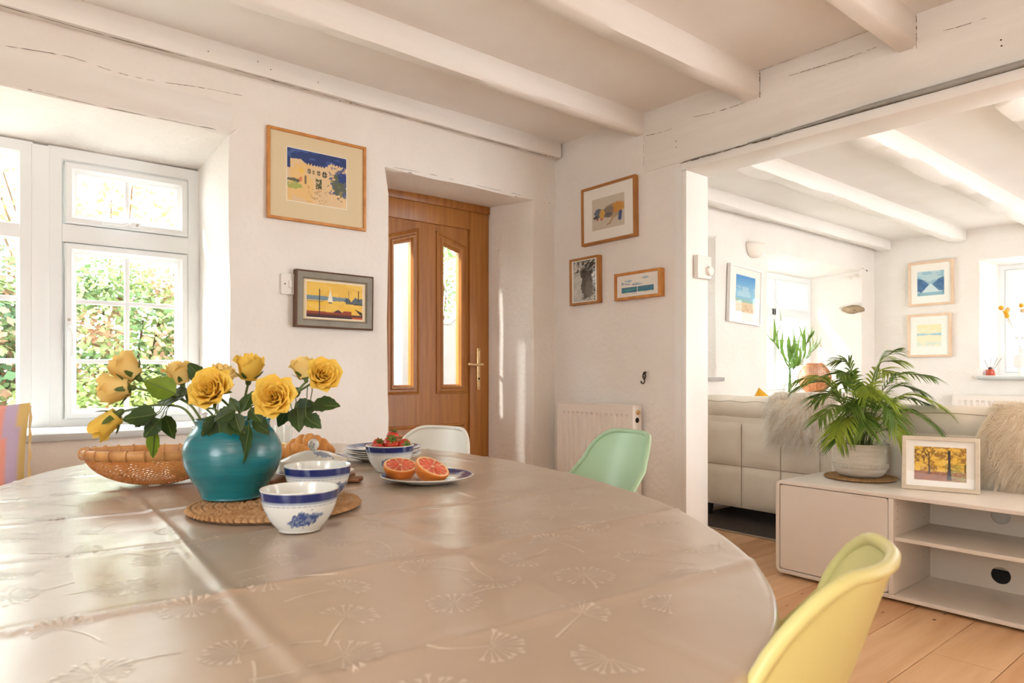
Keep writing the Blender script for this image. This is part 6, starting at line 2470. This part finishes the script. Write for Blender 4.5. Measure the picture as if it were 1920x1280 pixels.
def leafy(name, label, c, r3, n, size, cols, seed, group, zmin=-0.1, m=None):
    rr = random.Random(seed)
    s = root(name, label, 'shrub', (c[0], c[1], -0.1), 0, group)
    Vs, Fs, Cs = [], [], []
    for q in range(n):
        d = Vector((rr.gauss(0, 1), rr.gauss(0, 1), rr.gauss(0, 1))).normalized()
        k = rr.uniform(0.62, 1.0) * (1 + 0.22 * mnoise.noise(d * 2.4 + Vector((seed, 0, 0))))
        p = Vector((d.x * r3[0], d.y * r3[1], c[2] + 0.1 + d.z * r3[2])) * 1.0
        p = Vector((p.x * k, p.y * k, c[2] + 0.1 + d.z * r3[2] * k))
        if p.z < 0.02:
            continue
        t = Vector((rr.uniform(-1, 1), rr.uniform(-1, 1), rr.uniform(-0.8, 0.4))).normalized()
        nn = (d + Vector((rr.uniform(-.8, .8), rr.uniform(-.8, .8), rr.uniform(-.2, 1)))).normalized()
        w = t.cross(nn).normalized()
        L_ = size * rr.uniform(0.6, 1.3)
        W_ = L_ * rr.uniform(0.25, 0.42)
        b = len(Vs)
        Vs += [p, p + t * L_ * .45 + w * W_, p + t * L_, p + t * L_ * .45 - w * W_]
        cc = Vector(cols[min(len(cols) - 1, int(abs(mnoise.noise(p * 2.2)) * 2.6 * len(cols) * rr.uniform(.5, 1.4)))])
        cc = cc * rr.uniform(0.75, 1.2)
        Cs += [tuple(cc)] * 4
        Fs.append((b, b + 1, b + 2, b + 3))
    me = mesh('foliage', Vs, Fs, False)
    setcol(me, Cs)
    o_ = link('foliage', me, mat('garden_leaf', rgb(255, 255, 255), 0.5, vcol=True, spec=0.4, transl=0.35), s)
    o_['kind'] = 'stuff'
    mb_ = MB()
    for k in range(9):
        a_ = rr.uniform(0, 6.28)
        e = Vector((r3[0] * .6 * math.cos(a_), r3[1] * .6 * math.sin(a_), c[2] + 0.1 + r3[2] * rr.uniform(-.2, .6)))
        mb_.tube(smoothcurve([(0.05 * math.cos(a_), 0.05 * math.sin(a_), 0.0), e * 0.5 + Vector((0, 0, .1)), e], 5), [0.018 - 0.0011 * i for i in range(11)], 6)
    mb_.build('branches', mat('bark', rgb(112, 86, 62), 0.9, rgb(84, 62, 44), 12), s)
    return s


c3 = lambda *a: [tuple(lin(q) for q in t) for t in a]
GR1 = c3((118, 146, 96), (158, 178, 116), (186, 196, 140), (190, 146, 120))
GR2 = c3((96, 126, 92), (138, 164, 112), (172, 136, 112), (180, 192, 140))
GR3 = c3((184, 196, 124), (212, 216, 150), (160, 180, 112))
GR4 = c3((170, 186, 90), (206, 206, 110), (140, 168, 84))
GH = 'garden shrubs beyond the dining window'
leafy('garden_shrub', 'dense dark green shrub flecked with red seen through the casement', (0.95, 5.3, 1.15), (0.75, 0.5, 0.70), 12000, 0.05, GR1, 1, GH)
leafy('garden_shrub', 'dark green climber seen through the pane beside the striped cushion', (0.05, 5.2, 1.0), (0.65, 0.5, 0.9), 9000, 0.06, GR2, 2, GH)
leafy('garden_shrub', 'low yellow-green shrub at the bottom of the casement view', (0.85, 4.75, 0.45), (0.75, 0.35, 0.62), 10000, 0.04, GR3, 3, GH)
leafy('garden_shrub', 'tall pale shrub filling the view towards the door reveal', (1.9, 5.5, 1.0), (0.7, 0.5, 0.9), 9000, 0.055, GR3, 4, GH)
leafy('garden_tree', 'pale yellow-leaved branches above the shrubs in the top light', (1.0, 6.1, 2.35), (1.3, 0.6, 0.5), 1500, 0.06, GR4, 5, GH)
leafy('porch_shrub', 'green shrub seen through the oval opening in the porch', (3.6, 5.5, 1.5), (0.8, 0.5, 1.1), 7000, 0.055, GR1, 6, None)
leafy('living_shrub', 'soft green shrub outside the lily window', (7.2, 4.7, 0.7), (0.9, 0.5, 0.75), 3000, 0.09, GR3, 7, None)

# porch with an oval opening
M_PORCH = mat('porch_paint', rgb(206, 206, 204), 0.7, rgb(194, 194, 192), 4)
pch = root('porch_screen', 'white porch wall with a tall oval opening behind the front door', 'porch', (2.9, 4.4, -0.1))
k = 40
cxo, czo, ax_, az_ = 3.02 - 2.9, 1.77 + 0.1, 0.15, 0.36
inn = [(cxo + ax_ * math.cos(2 * math.pi * i / k), czo + az_ * math.sin(2 * math.pi * i / k)) for i in range(k)]
out = []
for i in range(k):
    c, s_ = math.cos(2 * math.pi * i / k), math.sin(2 * math.pi * i / k)
    q = 1 / max(abs(c), abs(s_))
    out.append((cxo + c * q * 0.25, czo + s_ * q * 0.55))
mb = MB()
for yy in (0, 0.05):
    mb.add([(x, yy, z) for x, z in inn + out], [(i, (i + 1) % k, k + (i + 1) % k, k + i) for i in range(k)])
mb.add([(x, 0, z) for x, z in inn] + [(x, 0.05, z) for x, z in inn], [(i, (i + 1) % k, k + (i + 1) % k, k + i) for i in range(k)])
x0_, x1_, z0_, z1_ = cxo - .25, cxo + .25, czo - .55, czo + .55
mb.box(-0.75, x0_, 0, 0.05, 0, 2.6)
mb.box(x1_, 0.9, 0, 0.05, 0, 2.6)
mb.box(x0_, x1_, 0, 0.05, 0, z0_)
mb.box(x0_, x1_, 0, 0.05, z1_, 2.6)
mb.build('screen_wall', M_PORCH, pch, smooth=False)
box('added_porch_roof', -0.95, 1.1, -0.9, 0.1, 2.62, 2.68, M_PORCH, pch)  # roof added out of view to keep sun and sky off the porch
box('added_porch_side', 0.9, 0.95, -0.9, 0.05, 0, 2.6, M_PORCH, pch)  # side added out of view to darken the porch
box('added_porch_side', -0.80, -0.75, -0.5, 0.05, 0, 2.6, M_PORCH, pch)  # unseen wall added to cut the sky light from this side
pts = [(cxo + (ax_ + .006) * math.cos(t), -0.004, czo + (az_ + .006) * math.sin(t)) for t in np.linspace(0, 6.2832, 49)[:-1]]
V, Fc = tube_data(pts, 0.012, 8, False, True)
mk('oval_rim', V, Fc, M_UPVC, pch)
pts = [(cxo + 0.02 + 0.05 * math.cos(t), -0.02, czo - 0.02 + 0.11 * math.sin(t)) for t in np.linspace(0, 6.2832, 33)[:-1]]
V, Fc = tube_data(pts, 0.006, 6, False, True)
mk('hanging_ring', V, Fc, M_UPVC, pch)

# pale weatherboarded building beyond the far window
M_CLAD = mat('pale_cladding', rgb(232, 232, 234), 0.7)
nb_ = root('neighbour_building', 'pale weatherboarded building outside the living room far window', 'building', (9.6, 1.2, -0.1))
box('building_core', 0.05, 0.4, -3.0, 2.2, 0, 1.75, M_CLAD, nb_)
me0 = None
for k in range(14):
    o = box('weatherboard', 0.0, 0.03, -3.0, 2.2, 0.01 + 0.125 * k, 0.125 * (k + 1) - 0.002, M_CLAD, nb_, 0.0, 1, (0, 0, 0), (0, math.radians(0), 0)) if me0 is None else None
    if me0 is None:
        me0 = o.data
    else:
        o = link('weatherboard', me0, None, nb_, (0, 0, 0.125 * k))
    if k:
        o.location = (0, 0, 0.125 * k)
